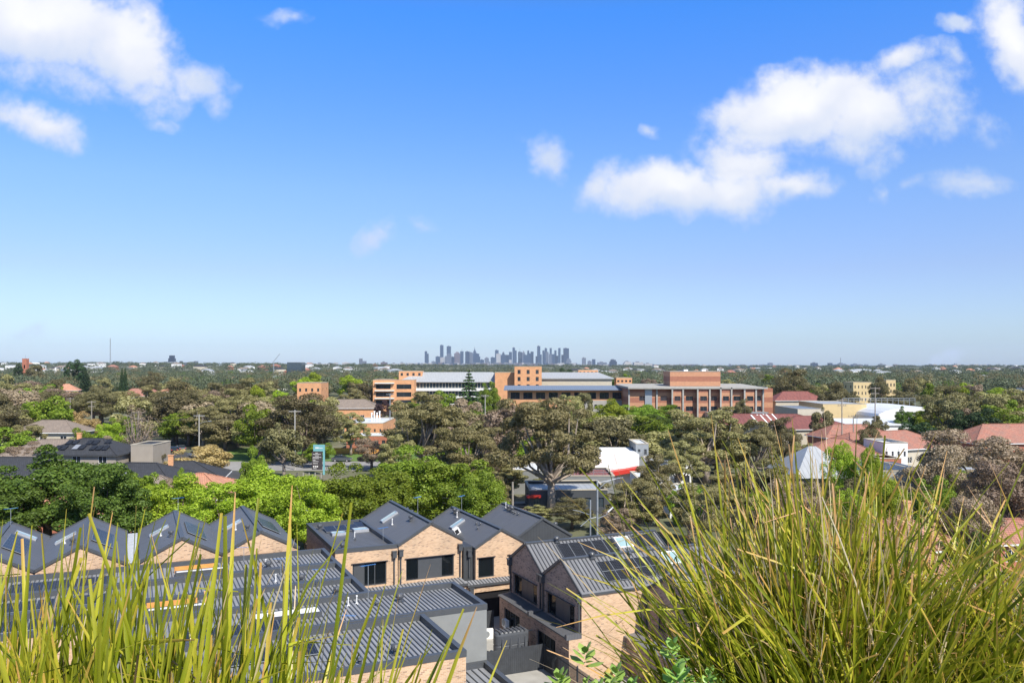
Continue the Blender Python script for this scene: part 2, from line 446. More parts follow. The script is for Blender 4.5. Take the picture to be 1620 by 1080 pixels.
def pbox(m, T, x0, y0, z0, x1, y1, z1, mat=0):
    m.hexa([T(x0,y0,z0), T(x1,y0,z0), T(x1,y1,z0), T(x0,y1,z0), T(x0,y0,z1), T(x1,y0,z1), T(x1,y1,z1), T(x0,y1,z1)], mat)
def solar_array(parent, T, nx_, ny_, pw=1.02, ph=1.7, gap=.03, tilt=0):
    for j in range(ny_):
        for i in range(nx_):
            f = MB(); x = i*(pw+gap); y = j*(ph+gap); dz = tilt
            def TT(a, b, c, x=x, y=y): return T(x+a, y+b, .09+c+(b*dz))
            pbox(f, TT, 0, 0, 0, pw, ph, .035); o = f.build('solar_panel', 'galv', parent)
            g = MB(); pbox(g, TT, .02, .02, .036, pw-.02, ph-.02, .042); g.build('cell_sheet', 'solar', o)
def skylight(parent, T, w, l, h=.16, glassm='skylight_glass', fm='pale_metal'):
    f = MB()
    for (a, b, c, d) in ((0,0,w,.09), (0,l-.09,w,l), (0,.09,.09,l-.09), (w-.09,.09,w,l-.09)): pbox(f, T, a, b, 0, c, d, h)
    o = f.build('skylight', fm, parent); g = MB(); pbox(g, T, .09, .09, 0, w-.09, l-.09, h-.03); g.build('pane', glassm, o)
def whirly(parent, p, s=1.0, name='roof_vent'):
    m = MB(); p = Vector(p)
    m.tube([p, p+Vector((0,0,.22*s))], [.17*s, .15*s], 10)
    m.tube([p+Vector((0,0,.22*s+z)) for z in (0, .06*s, .2*s, .33*s, .38*s)], [.14*s, .24*s, .28*s, .2*s, .05*s], 12)
    for i in range(12):
        t = i*math.pi/6; d = Vector((math.cos(t), math.sin(t), 0))
        m.bar(p+d*.245*s+Vector((0,0,.27*s)), p+d*.25*s+Vector((0,0,.52*s)), .03, .035, d)
    b = MB(); b.box(p.x-.27*s, p.y-.27*s, p.z-.02, p.x+.27*s, p.y+.27*s, p.z+.03)
    o = m.build(name, 'tank', parent, smooth=False); b.build('flashing', 'trim', o); return o
def vent(parent, p, s=1.0):
    m = MB(); p = Vector(p); m.tube([p-Vector((0,0,.03)), p+Vector((0,0,.16*s))], .07*s, 8); m.tube([p+Vector((0,0,.17*s)), p+Vector((0,0,.24*s))], [.13*s, .09*s], 10)
    m.build('vent_cap', 'tank', parent)
def flue(parent, p, h=.5):
    m = MB(); p = Vector(p); m.tube([p, p+Vector((0,0,h))], .035, 8); m.tube([p+Vector((0,0,h)), p+Vector((0,0,h+.08))], .06, 8); m.tube([p, p+Vector((0,0,.08))], .1, 8)
    m.build('pipe', 'white_paint', parent)
def antenna(parent, p, h=1.6, rz=0):
    m = MB(); p = Vector(p); m.tube([p, p+Vector((0,0,h))], .02, 6)
    d = Vector((math.cos(rz), math.sin(rz), 0)); n = Vector((-d.y, d.x, 0)); t = p+Vector((0,0,h))
    m2 = MB(); m2.tube([t-d*.5, t+d*.55], .012, 4)
    for i in range(8):
        c = t+d*(-.5+.14*i); m2.tube([c-n*(.2-.01*i), c+n*(.2-.01*i)], .009, 4)
    o = m.build('antenna', 'galv', parent); m2.build('dipole_array', 'cable_blue', o)
def downpipe(parent, x, y, z0, z1, out, head=True):
    m = MB(); o = Vector(out)
    p = Vector((x, y, 0))+o*.09
    m.box(p.x-.05, p.y-.05, z0, p.x+.05, p.y+.05, z1)
    d = m.build('downpipe', 'trim', parent)
    if head:
        h = MB(); c = p+o*.06; h.box(c.x-.17, c.y-.17, z1-.12, c.x+.17, c.y+.17, z1+.38); h.box(c.x-.21, c.y-.21, z1+.38, c.x+.21, c.y+.21, z1+.45)
        h.build('rain_head', 'trim', d)
def lintel(parent, u0, u1, z, org, du, out):
    m = MB(); org = Vector(org); du = Vector(du); o = Vector(out)
    a = org+du*(u0-.12)+Vector((0,0,z)); b_ = org+du*(u1+.12)+Vector((0,0,z))
    m.hexa([a, b_, b_+o*.14, a+o*.14]+[q+Vector((0,0,.03)) for q in (a, b_, b_+o*.14, a+o*.14)])
    m.build('window_hood', 'sign_dark', parent)

def gable_townhouse(name, label, a, b, quarter, w, depth, eave, rise, holes, group, wallm='brick_cream', sidem=None, side_hi=None, seams=None, roofm='roof_charcoal', left_drop=0, right_open=False, fascia=.16):
    t = local_root(name, label, 'townhouse', a, b, quarter, group)
    sidem = sidem or wallm
    m = MB(); th = .0
    m.wall((0,0,0), (1,0,0), 0, w, 0, eave, holes, .16, (0,1,0), 0, 2)
    m.poly([(0,0,eave), (w,0,eave), (w/2,0,eave+rise)], 0)
    for x, flip in ((0, 1), (w, 0)):
        q = [(x,0,0), (x,depth,0), (x,depth,eave), (x,0,eave)]
        m.poly(q[::-1] if flip else q, 1)
    m.poly([(w,depth,0), (0,depth,0), (0,depth,eave), (w/2,depth,eave+rise), (w,depth,eave)], 1)
    m.poly([(0,.3,3.0), (w,.3,3.0), (w,depth-.01,3.0), (0,depth-.01,3.0)], 3)     # the upper floor
    m.build('wall', [wallm, sidem, wallm, 'dark'], t)
    # roof sheets with standing seams, a little proud of the walls
    r = MB(); ov = .06; rz = eave+.03; sl = rise/(w/2)
    Lq = [(-ov, -ov, rz-ov*sl), (-ov, depth+ov, rz-ov*sl), (w/2, depth+ov, rz+rise), (w/2, -ov, rz+rise)]
    Rq = [(w+ov, -ov, rz-ov*sl), (w+ov, depth+ov, rz-ov*sl), (w/2, depth+ov, rz+rise), (w/2, -ov, rz+rise)]
    for q in (Lq, Rq):
        p = [Vector(x) for x in q]; r.slab([p[0], p[1], p[2], p[3]], .10, 0)
        if seams: ribs(r, [p[0], p[1], p[2], p[3]], seams, .06, .06, lo=.18, mat=1)  # dark seams: their shade and cast shadow put into the colour
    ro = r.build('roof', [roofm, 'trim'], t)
    c = MB(); n = Vector((0,0,1))
    c.bar((w/2, -ov-.02, rz+rise-.02), (w/2, depth+ov+.02, rz+rise-.02), .34, .09, n)
    for y in (-ov-.03, depth+ov-.03):
        for q0, q1 in (((-ov, y, rz-ov*sl-.12), (w/2, y, rz+rise-.12)), ((w+ov, y, rz-ov*sl-.12), (w/2, y, rz+rise-.12))):
            c.bar(q0, q1, .07, .20, (-(Vector(q1)-Vector(q0)).z*(1 if q0[0] < q1[0] else -1), 0, abs((Vector(q1)-Vector(q0)).x)))
    c.build('barge_capping', 'trim', ro)
    gt = MB()
    for x in (-ov-.05, w+ov-.05): gt.box(x, -ov, rz-ov*sl-.14, x+.11, depth+ov, rz-ov*sl-.005)
    gt.build('gutter', 'trim', ro)
    nl = Vector((-rise, 0, w/2)).normalized(); nr = Vector((rise, 0, w/2)).normalized()
    # planes measured from the ridge downwards: x along the ridge, y down the slope
    TL = lambda x, y, z, o=Vector((w/2, 0, rz+rise)), d=Vector((-w/2, 0, -rise)).normalized(), nn=nl: o+Vector((0,1,0))*x+d*y+nn*z
    TR = lambda x, y, z, o=Vector((w/2, 0, rz+rise)), d=Vector((w/2, 0, -rise)).normalized(), nn=nr: o+Vector((0,1,0))*x+d*y+nn*z
    return t, TL, TR
def shift(T, x, y, z=0): return lambda a, b, c: T(x+a, y+b, z+c)

FRONT = ((0,0,0), (1,0,0), (0,1,0))
GH = 'cream brick gabled townhouses'
# --- H row ---------------------------------------------------------------
h = (.65, 3.55, 5.0, 5.45)
t, TL, TR = gable_townhouse('townhouse', 'gabled townhouse with wide dark window and one skylight, right of the flat roofed one', -7.78, 17.8, 0, 5.8, 12.4, 6.7, 1.62, [h], GH, roofm='roof_charcoal_fine')
window(t, *h, *FRONT, cols=4, dark_cols=(1, 2)); lintel(t, h[0], h[2], h[3], (0,0,0), (1,0,0), (0,-1,0))
skylight(t, shift(TL, 7.6, .75), .8, 1.7) ; flue(t, TL(5.6, 2.1, 0)); whirly(t, TL(3.6, .75, .02), .8); vent(t, TR(6, .8, 0)); vent(t, TR(7.5, .8, 0)); vent(t, TR(9, .8, 0))
downpipe(t, .15, 0, 3.4, 5.85, (0,-1,0)); downpipe(t, 5.55, 0, 3.4, 5.85, (0,-1,0))
antenna(t, (4.5, 8.6, 7.2), 2.0, .6)
ha, hb = (.25, 3.3, 1.75, 5.07), (3.15, 3.3, 4.4, 5.07)
t, TL, TR = gable_townhouse('townhouse', 'cream brick gabled townhouse with two tall curtained windows and a white box on its roof', -1.04, 17.0, 0, 4.9, 12.4, 6.0, 1.4, [ha, hb], GH, roofm='roof_charcoal_fine')
window(t, *ha, *FRONT, cols=1, curtain=True); window(t, *hb, *FRONT, cols=1, curtain=True)
lintel(t, ha[0], ha[2], ha[3], (0,0,0), (1,0,0), (0,-1,0)); lintel(t, hb[0], hb[2], hb[3], (0,0,0), (1,0,0), (0,-1,0))
skylight(t, shift(TL, 7.0, .8), .75, 1.5); flue(t, TL(9, .9, 0)); whirly(t, TL(10.6, .5, .02), .75); whirly(t, TL(9.7, .5, .02), .75)
for x, y in ((4.4, .7), (3.7, .55), (3.2, 1.1)): vent(t, TL(x, y, 0))
m = MB(); pbox(m, shift(TL, 5.0, 2.15), 0, 0, .02, .5, .55, .6); o = m.build('air_conditioner', 'white_paint', t)
m = MB(); pbox(m, shift(TL, 4.97, 2.2), 0, .1, .1, .03, .45, .5); m.build('fan_grille', 'dark', o)
m = MB(); m.box(-.95, .5, 0, -.02, .62, 6.0); m.box(-.95, .62, 5.9, -.02, 12.3, 6.02); m.build('side_panel', 'cladding', t)
downpipe(t, -.45, .5, 3.4, 5.3, (0,-1,0)); antenna(t, (3.0, 11.2, 7.0), 1.7, .6)
# dark clad gable
t, TL, TR = gable_townhouse('townhouse', 'dark metal clad gabled townhouse without windows, rearmost right of the gabled row', 3.8, 19.6, 0, 6.05, 9.2, 5.7, 1.8, [], GH, wallm='cladding', roofm='roof_charcoal_fine')
for x, y in ((6.9, .5), (6.0, .5)): whirly(t, TL(x, y, .02), .8)
for x, y in ((4.9, .7), (4.1, .7), (5.4, .7)): vent(t, TL(x, y, 0))
whirly(t, TR(1.0, 2.2, .02), .7); flue(t, TL(7.7, .4, 0))
# flat roofed one
def flat_townhouse(label, a0, a1, b0, b1, top, group, frontm='brick_cream', sidem='brick_cream', holes=(), ph=.35, name='townhouse', seam=.42, seam_dir='y', pw=.28, roofm='roof_zinc'):
    t = local_root(name, label, 'townhouse', a0, b0, 0, group); w = a1-a0; d = b1-b0; rz = top-ph
    m = MB()
    m.wall((0,0,0), (1,0,0), 0, w, 0, top-.04, list(holes), .16, (0,1,0), 0)
    m.poly([(0,0,0), (0,0,top-.04), (0,d,top-.04), (0,d,0)], 1); m.poly([(w,0,0), (w,d,0), (w,d,top-.04), (w,0,top-.04)], 1)
    m.poly([(w,d,0), (0,d,0), (0,d,top-.04), (w,d,top-.04)], 1)
    m.build('wall', [frontm, sidem], t)
    r = MB(); r.box(.02, .02, rz-.12, w-.02, d-.02, rz)
    if seam_dir == 'y': ribs(r, [(pw,pw,rz), (w-pw,pw,rz), (w-pw,d-pw,rz), (pw,d-pw,rz)], seam, .06, .06, lo=.12, mat=1)  # ribs coloured dark to carry their own shade and shadow
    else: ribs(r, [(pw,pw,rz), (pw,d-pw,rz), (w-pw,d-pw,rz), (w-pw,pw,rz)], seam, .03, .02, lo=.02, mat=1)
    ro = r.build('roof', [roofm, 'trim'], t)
    p = MB(); e = .03
    for q in ((-e,-e,w+e,pw), (-e,d-pw,w+e,d+e), (-e,pw,pw,d-pw), (w-pw,pw,w+e,d-pw)):
        p.box(q[0], q[1], rz+.001, q[2], q[3], top)
    p.build('parapet', 'trim', t)
    return t, rz
h = (1.45, 3.5, 4.35, 5.47)
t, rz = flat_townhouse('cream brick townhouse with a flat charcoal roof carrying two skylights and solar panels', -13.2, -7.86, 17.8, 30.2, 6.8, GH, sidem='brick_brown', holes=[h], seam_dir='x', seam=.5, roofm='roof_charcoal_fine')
window(t, *h, *FRONT, cols=3, dark_cols=(0,)); lintel(t, h[0], h[2], h[3], (0,0,0), (1,0,0), (0,-1,0))
T = on_plane((.9, 8.0, rz), (1,0,0), (0,1,0), (0,0,1)); solar_array(t, shift(T, .2, .6), 3, 1, tilt=.12); solar_array(t, shift(T, 3.6-1.2+.9, 1.6), 2, 1, tilt=.12)
skylight(t, shift(T, .4, -1.0), 1.3, 1.0, .25); skylight(t, shift(T, 2.6, -.2), 1.4, 1.0, .25)
whirly(t, (1.0, 1.6, rz), .9); whirly(t, (.9, 10.6, rz), .9); flue(t, (2.9, 5.2, rz)); [vent(t, (1.0+.9*i, 4.6, rz)) for i in range(3)]
downpipe(t, 5.0, 0, 3.4, 5.8, (0,-1,0)); antenna(t, (4.9, 3.0, rz), 1.2, .4)
# low canopies and link building in front of the H row
def low_block(label, a0, a1, b0, b1, top, holes=(), frontm='brick_cream', group=None, name='ground_floor_wing', opens='x', seam=.3):
    t = local_root(name, label, 'wing', a0, b0, 0, group); w = a1-a0; d = b1-b0
    m = MB(); m.wall((0,0,0), (1,0,0), 0, w, 0, top-.2, list(holes), .3, (0,1,0), 0)
    m.poly([(0,0,0), (0,0,top-.2), (0,d,top-.2), (0,d,0)]); m.poly([(w,0,0), (w,d,0), (w,d,top-.2), (w,0,top-.2)])
    m.build('wall', frontm, t)
    r = MB(); r.slab([(-.05,-.05,top-.15), (w+.05,-.05,top-.15), (w+.05,d-.02,top), (-.05,d-.02,top)], .1)
    ribs(r, [(-.05,-.05,top-.15), (w+.05,-.05,top-.15), (w+.05,d-.02,top), (-.05,d-.02,top)], seam, .06, .05, mat=1)  # dark rib colour includes the shade and shadow beside each rib
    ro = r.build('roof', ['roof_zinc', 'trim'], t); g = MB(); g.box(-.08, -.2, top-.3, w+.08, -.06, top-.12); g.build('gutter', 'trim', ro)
    return t
low_block('low ribbed charcoal roof strip below the widest dark window', -13.1, -2.2, 16.2, 17.78, 3.35)
t = low_block('low cream brick front with open garage below the two curtained windows', -2.15, 5.6, 16.0, 16.98, 3.2, holes=[(.6, 0, 5.2, 2.35)])
m = MB(); m.box(.62, .2, 0, 5.18, .26, 2.3); m.build('garage_shade', 'dark', t)  # dark sheet painted as the shade inside the open garage
downpipe(t, .25, 0, .1, 2.4, (0,-1,0))
# --- F block (flat seamed roofs, foreground) -------------------------------
FG = 'flat charcoal roofed townhouses in the foreground'
t, rz = flat_townhouse('nearest flat roofed townhouse with cream brick front, round roof vent and antenna', -30, -12.1, -8.9, -1.7, 6.8, FG, seam=.28)
whirly(t, (14.6, 1.9, rz), 1.0); vent(t, (12.5, 1.3, rz), 1.3); antenna(t, (12.3, 3.6, rz), 1.9, 2.6)
T = on_plane((5.6, 3.4, rz), (1,0,0), (0,1,0), (0,0,1)); solar_array(t, shift(T, 0, 0), 5, 1, tilt=.1)
t, rz = flat_townhouse('flat roofed townhouse with blank grey rendered end wall beside the narrow courtyard', -30, -7.85, -1.66, 4.24, 6.85, FG, frontm='render_grey', sidem='render_grey', seam=.28)
whirly(t, (17.6, 3.9, rz), .95); vent(t, (16.0, 3.6, rz), 1.2); flue(t, (14.3, 4.3, rz)); flue(t, (14.9, 4.5, rz))
T = on_plane((8.3, 1.0, rz), (1,0,0), (0,1,0), (0,0,1)); skylight(t, shift(T, 0, 1.7), 4.0, 1.3, .35, 'white_paint', 'trim'); solar_array(t, shift(T, -4, -.4), 6, 1, tilt=.1)
antenna(t, (15.5, 3.9, rz), 2.6, .2)
for i, (b0, b1, lb) in enumerate(((4.28, 8.6, 'flat seamed roof townhouse just behind the white skylight, third from camera'), (8.64, 13.6, 'flat seamed roof townhouse in the middle of the stepped roofs, with antenna'), (13.64, 18.8, 'flat seamed roof townhouse directly below the row of brick gables'))):
    t, rz = flat_townhouse(lb, -44, -13.85-.02*i, b0, b1, 6.8, FG, seam=.28)
    d = b1-b0
    whirly(t, (28.3-1.6*i, 1.6, rz), .9); vent(t, (26.1, 3.0, rz)); flue(t, (25, 2.2, rz)); antenna(t, (27.5-2*i, 3.2, rz), 1.4, 2.8)
    if i != 1:
        T = on_plane((16.5+i, 1.4, rz), (1,0,0), (0,1,0), (0,0,1)); skylight(t, T, 3.6, .7, .35, 'white_paint', 'trim')
        m = MB(); m.box(16.5+i, 2.9, rz+.002, 19.5+i, 3.0, rz+.45); m.build('timber_screen', 'orange_timber', t)
    T = on_plane((8, 1.2, rz), (1,0,0), (0,1,0), (0,0,1)); solar_array(t, T, 6, 1, tilt=.1)
t, rz = flat_townhouse('single storey grey wing with seamed roof below the blank rendered wall', -12.0, -7.9, -8.5, -1.72, 3.3, None, frontm='render_grey', sidem='render_grey', seam=.42, name='ground_floor_wing')
t['category'] = 'wing'
# --- G row -----------------------------------------------------------------
for i, (a0, lab) in enumerate(((-21.8, 'brick gabled townhouse at the right end of the left row'), (-27.8, 'brick gabled townhouse second from the right end of the left row'), (-34.9, 'brick gabled townhouse third from the right in the left row'), (-41.0, 'brick gabled townhouse at the left edge of the photo, skylight facing right'))):
    t, TL, TR = gable_townhouse('townhouse', lab, a0, 20.0, 0, 6.0, 13.0, 6.8, 1.55, [], GH, roofm='roof_charcoal_fine')
    skylight(t, shift(TL, 7.0, .8), .8, 1.7)
    whirly(t, TL(3, .8, .02), .75); flue(t, TL(5.2, 1.6, 0))
    solar_array(t, shift(TR, 3.2, .6), 5, 1, pw=1.02, ph=1.7)
    if i == 3: skylight(t, shift(TR, 9.6, .8), .8, 1.7)
    if i in (1, 3): antenna(t, (3.2, 11.5, 8.2), 1.6, .3)
m = MB(); m.box(0,0,0,.9,12.5,6.6); ro = MB(); t = local_root('link_roof', 'narrow pale grating roof between two gables of the left row', 'roof', -28.87, 20.4, 0)
m.build('wall', 'trim', t); r = MB(); r.box(-.0,.1,6.61,.9,12.3,6.68); [r.box(.03, .2+.4*i, 6.681, .87, .32+.4*i, 6.74) for i in range(30)]; r.build('grating', 'pale_metal', t)
# --- R block -----------------------------------------------------------------
RG = 'brown and cream brick gabled townhouses right of the courtyard'
h1 = (.5, 3.35, 4.9, 5.0)
for i, (b0, dep, lab) in enumerate(((11.9, 12.1, 'brown brick gabled townhouse behind, solar panels either side of its square skylight'), (5.95, 12.6, 'brown brick gabled townhouse with sunlit cream brick side and ten solar panels'))):
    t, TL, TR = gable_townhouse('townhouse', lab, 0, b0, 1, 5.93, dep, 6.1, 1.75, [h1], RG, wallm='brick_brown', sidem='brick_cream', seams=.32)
    window(t, *h1, *FRONT, cols=4, dark_cols=(1, 2), depth=.3); lintel(t, h1[0], h1[2], h1[3]+.02, (0,0,0), (1,0,0), (0,-1,0))
    whirly(t, TR(2.6-.2*i, .25, .02), .8)
    if i == 0:
        solar_array(t, shift(TR, 2.4, .55), 5, 1, 1.02, 1.6); solar_array(t, shift(TR, 10.1-.6, .4), 2, 1, .9, 1.5)
        skylight(t, shift(TR, 7.75, .45), 1.35, 1.25, .14, fm='white_paint'); vent(t, TR(7.2, 1.9, 0), 1.4)
    else:
        solar_array(t, shift(TR, 2.5, .75), 5, 2, 1.02, .98); skylight(t, shift(TR, 8.2, .5), 1.35, 1.3, .14, fm='white_paint')
        vent(t, TR(4.4, .4, 0), 1.2); vent(t, TR(5.6, .4, 0), 1.2); [vent(t, TR(9.9+.5*k, .9+.2*k, 0), 1.1) for k in range(3)]
        downpipe(t, 5.7, 0, 3.4, 5.65, (0,-1,0))
    downpipe(t, .12, 0, 3.4, 5.65, (0,-1,0))
    if i == 0: downpipe(t, 5.6, 0, 3.4, 5.65, (0,-1,0))
    # ground floor front with its small roof
    w = 5.93; m = MB(); hd = (.9, .1, 3.9, 2.4)
    m.wall((0,-1.0,0), (1,0,0), 0, w, 0, 3.1, [hd], .2, (0,1,0)); m.poly([(w,-1,0), (w,-.001,0), (w,-.001,3.1), (w,-1,3.1)], 1); m.poly([(0,-1,0), (0,-1,3.1), (0,-.001,3.1), (0,-.001,0)])
    m.build('porch_wall', ['brick_brown', 'brick_cream'], t)
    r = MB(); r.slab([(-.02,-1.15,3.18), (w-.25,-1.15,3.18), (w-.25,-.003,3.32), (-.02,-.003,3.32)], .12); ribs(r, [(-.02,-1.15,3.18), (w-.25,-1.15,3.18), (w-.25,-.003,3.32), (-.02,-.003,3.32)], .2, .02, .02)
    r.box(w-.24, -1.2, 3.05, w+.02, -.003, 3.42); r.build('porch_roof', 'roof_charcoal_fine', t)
    window(t, *hd, (0,-1.0,0), (1,0,0), (0,1,0), cols=3, curtain=(i == 0), depth=.18, label='glazed garden door under the porch roof')
hb = (1.6, 3.4, 2.5, 5.2)
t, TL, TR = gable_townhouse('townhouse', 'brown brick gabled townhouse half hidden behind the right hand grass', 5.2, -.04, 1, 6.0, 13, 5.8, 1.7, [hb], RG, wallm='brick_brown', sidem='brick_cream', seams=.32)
window(t, *hb, *FRONT, cols=1); downpipe(t, .3, 0, .3, 5.0, (0,-1,0)); solar_array(t, shift(TR, 3, .6), 5, 2, 1.02, .98); skylight(t, shift(TL, 4, .6), 1.3, 1.3, .14, fm='white_paint')
m = MB(); m.box(-.4, -1.6, 0, 6, -.003, 2.7, 0); m.build('porch_wall', 'brick_brown', t); m = MB(); m.slab([(-.5,-1.8,2.75), (6.1,-1.8,2.75), (6.1,-.003,3.0), (-.5,-.003,3.0)], .1); m.build('porch_roof', 'roof_charcoal', t)
# --- courtyard: fences, tank, air conditioner --------------------------------
def fence_run(label, a0, b0, a1, b1, h=1.8, slats=False, group=None):
    p, q = G(a0, b0), G(a1, b1); d = (q-p).length; t = thing('fence', label, 'fence', p, math.atan2(q.y-p.y, q.x-p.x), group)
    if slats:
        m = MB(); k = int(d/.13)
        for i in range(k): m.box(i*.13+.03, -.01, .1, i*.13+.08, .02, h)
        m.build('slats', 'fence', t); m = MB(); m.box(0, -.03, h-.25, d, -.011, h-.19); m.box(0, -.03, .2, d, -.011, .26); m.build('rail', 'fence', t)
    else:
        m = MB(); k = int(d/.15); w = d/k
        for i in range(k): m.box(i*w+.004, 0, .05, (i+1)*w-.004, .022, h)
        m.build('palings', 'fence', t); m = MB(); m.box(0, .023, h-.35, d, .06, h-.28); m.box(0, .023, .3, d, .06, .37); m.build('rail', 'fence', t)
    for i in range(int(d/2.4)+1):
        m = MB(); x = min(i*2.4, d-.09); m.box(x, .061, 0, x+.09, .14, h+.03); m.build('post', 'fence', t)
    return t
fence_run('dark board fence in front of the water tank', -7.8, 3.5, -1.32, 3.3, 1.85)
fence_run('dark slatted side fence running towards the camera from the corner', -1.36, 3.2, -1.36, -4.5, 1.85, slats=True)
fence_run('dark board fence behind the white outdoor unit', -7.4, 12.6, -1.2, 12.6, 1.75)
t = thing('water_tank', 'slim ribbed dark grey rainwater tank behind the fence', 'water tank', G(-4.1, 5.4), PHI); t.scale = (1.1, 1.0, 1.17)
m = MB(); n = 28
def tank_ring(z, sx_, sy_):
    return [(1.25+sx_*(1 if math.cos(x) > 0 else -1)*abs(math.cos(x))**.55, .45+sy_*(1 if math.sin(x) > 0 else -1)*abs(math.sin(x))**.55, z) for x in (2*math.pi*i/n for i in range(n))]
prev = None
for z, k in ((0,1), (.5,1), (.52,.97), (.58,.97), (.6,1), (1.1,1), (1.12,.97), (1.18,.97), (1.2,1), (1.75,1), (1.9,.93), (1.97,.8)):
    rg = tank_ring(z, 1.25*k, .45*k)
    if prev:
        for i in range(n): m.poly([prev[i], prev[(i+1) % n], rg[(i+1) % n], rg[i]])
    prev = rg
m.poly(prev); m.build('tank_body', 'tank', t)
m = MB(); [m.box(.25+.3*i, .0, 1.93, .36+.3*i, .9, 2.03) for i in range(7)]; m.build('lid_ribs', 'tank', t)
m = MB()
for x in (.45, 1.05, 1.65, 2.15): m.tube([(x, .02, .15), (x, -.03, .9), (x+.0, .02, 1.6)], [.16, .12, .05], 8)
m.build('buttress', 'tank', t)
m = MB(); m.tube([(2.5, .4, 1.75), (4.0, .4, 1.9), (4.9, .4, 2.5)], .045, 6); m.tube([(4.0,.4,1.9), (4.0,.4,0)], .04, 6); m.build('inlet_pipe', 'timber_pole', t)
def ac_unit(label, p, rz, s=1.0):
    t = thing('outdoor_unit', label, 'air conditioner', p, rz); m = MB(); m.box(0,0,.06,.85*s,.33,.78*s); m.box(.05,.03,0,.8*s,.1,.06); m.box(.05,.23,0,.8*s,.3,.06); m.build('casing', 'white_paint', t)
    m = MB(); m.tube([(.33,-.012,.42), (.33,.0,.42)], [.27,.27], 20); [m.tube([(.33,-.02,.42),(.33,-.014,.42)], .06, 10)]; m.build('fan_grille', 'galv', t)
ac_unit('white outdoor unit standing on the paving left of the tank', G(-2.9, 11.0), PHI+R(-15), 1.05)
ac_unit('smaller white box unit beside the brown brick wall', G(-1.36, 10.6, 1.0), PHI-R(90), .8)
t = thing('bin_group', 'grey wheelie bin standing in the garage opening', 'bin', G(-1.2, 15.2), PHI)
m = MB(); m.hexa([(.05,.05,.08), (.5,.05,.08), (.5,.55,.08), (.05,.55,.08), (0,0,1.0), (.56,0,1.0), (.56,.65,1.0), (0,.65,1.0)]); t.name = 'wheelie_bin'; m.build('bin_body', 'tank', t)
m = MB(); m.box(-.02,-.03,1.005,.58,.7,1.06); m.build('lid', 'trim', t)
# ------------------------------------------------------------------ generic houses
def hip_house(name, label, px, Y, w, d, eave, ridge, rotdeg, wallm, roofm, cat='house', gable=False, wins=3, chimney=None, group=None, floors=1, ov=.5, doors=True, group2=None):
    loc = at(px, Y); t = thing(name, label, cat, loc, R(rotdeg), group)
    m = MB(); x, y = w/2, d/2
    hs = []; n = wins
    for fl in range(floors):
        z0 = .9+fl*2.9
        for i in range(n):
            c = -x+w*(i+.5)/n; hs.append((c-.8+x, z0, c+.8+x, z0+1.3))
    hs = [q for q in hs if q[3] < eave-.2]
    m.wall((-x,-y,0), (1,0,0), 0, w, 0, eave, hs, .12, (0,1,0))
    m.poly([(-x,-y,0), (-x,-y,eave), (-x,y,eave), (-x,y,0)]); m.poly([(x,-y,0), (x,y,0), (x,y,eave), (x,-y,eave)]); m.poly([(x,y,0), (-x,y,0), (-x,y,eave), (x,y,eave)])
    if gable:
        m.poly([(-x,-y,eave), (-x,0,ridge-.1), (-x,y,eave)]); m.poly([(x,-y,eave), (x,y,eave), (x,0,ridge-.1)])
    m.build('wall', wallm, t)
    r = MB(); X, Y_ = x+ov, y+ov; hx = X if gable else max(.3, X-Y_)
    e = eave-.05
    for q in ([(-X,-Y_,e), (X,-Y_,e), (hx,0,ridge), (-hx,0,ridge)], [(X,Y_,e), (-X,Y_,e), (-hx,0,ridge), (hx,0,ridge)]): r.poly(q)
    if not gable:
        r.poly([(X,-Y_,e), (X,Y_,e), (hx,0,ridge)]); r.poly([(-X,Y_,e), (-X,-Y_,e), (-hx,0,ridge)])
        for sx_ in (-1, 1):
            for sy_ in (-1, 1): r.bar((sx_*X, sy_*Y_, e+.02), (sx_*hx, 0, ridge+.02), .22, .07, (0,0,1))
    r.poly([(-X,-Y_,e-.02), (-X,Y_,e-.02), (X,Y_,e-.02), (X,-Y_,e-.02)])
    r.bar((-hx,0,ridge+.0), (hx,0,ridge+.0), .28, .09)
    ro = r.build('roof', roofm, t)
    g = MB()
    for q in ((-X-.08,-Y_-.08,X+.08,-Y_+.02), (-X-.08,Y_-.02,X+.08,Y_+.08), (-X-.08,-Y_+.02,-X+.02,Y_-.02), (X-.02,-Y_+.02,X+.08,Y_-.02)): g.box(q[0], q[1], e-.2, q[2], q[3], e-.03)
    g.build('gutter', 'white_paint' if wallm != 'tan_render' else 'trim', ro)
    if chimney:
        c = MB(); cx_, cy_ = chimney; c.box(cx_-.4, cy_-.3, eave, cx_+.4, cy_+.3, ridge+1.1); c.box(cx_-.48, cy_-.38, ridge+1.1, cx_+.48, cy_+.38, ridge+1.25); c.build('chimney', 'brick_orange', ro)
    for q in hs: window(t, *q, (-x,-y,0), (1,0,0), (0,1,0), cols=2, mat='white_paint', pane='glass_opaque', depth=.11)
    return t
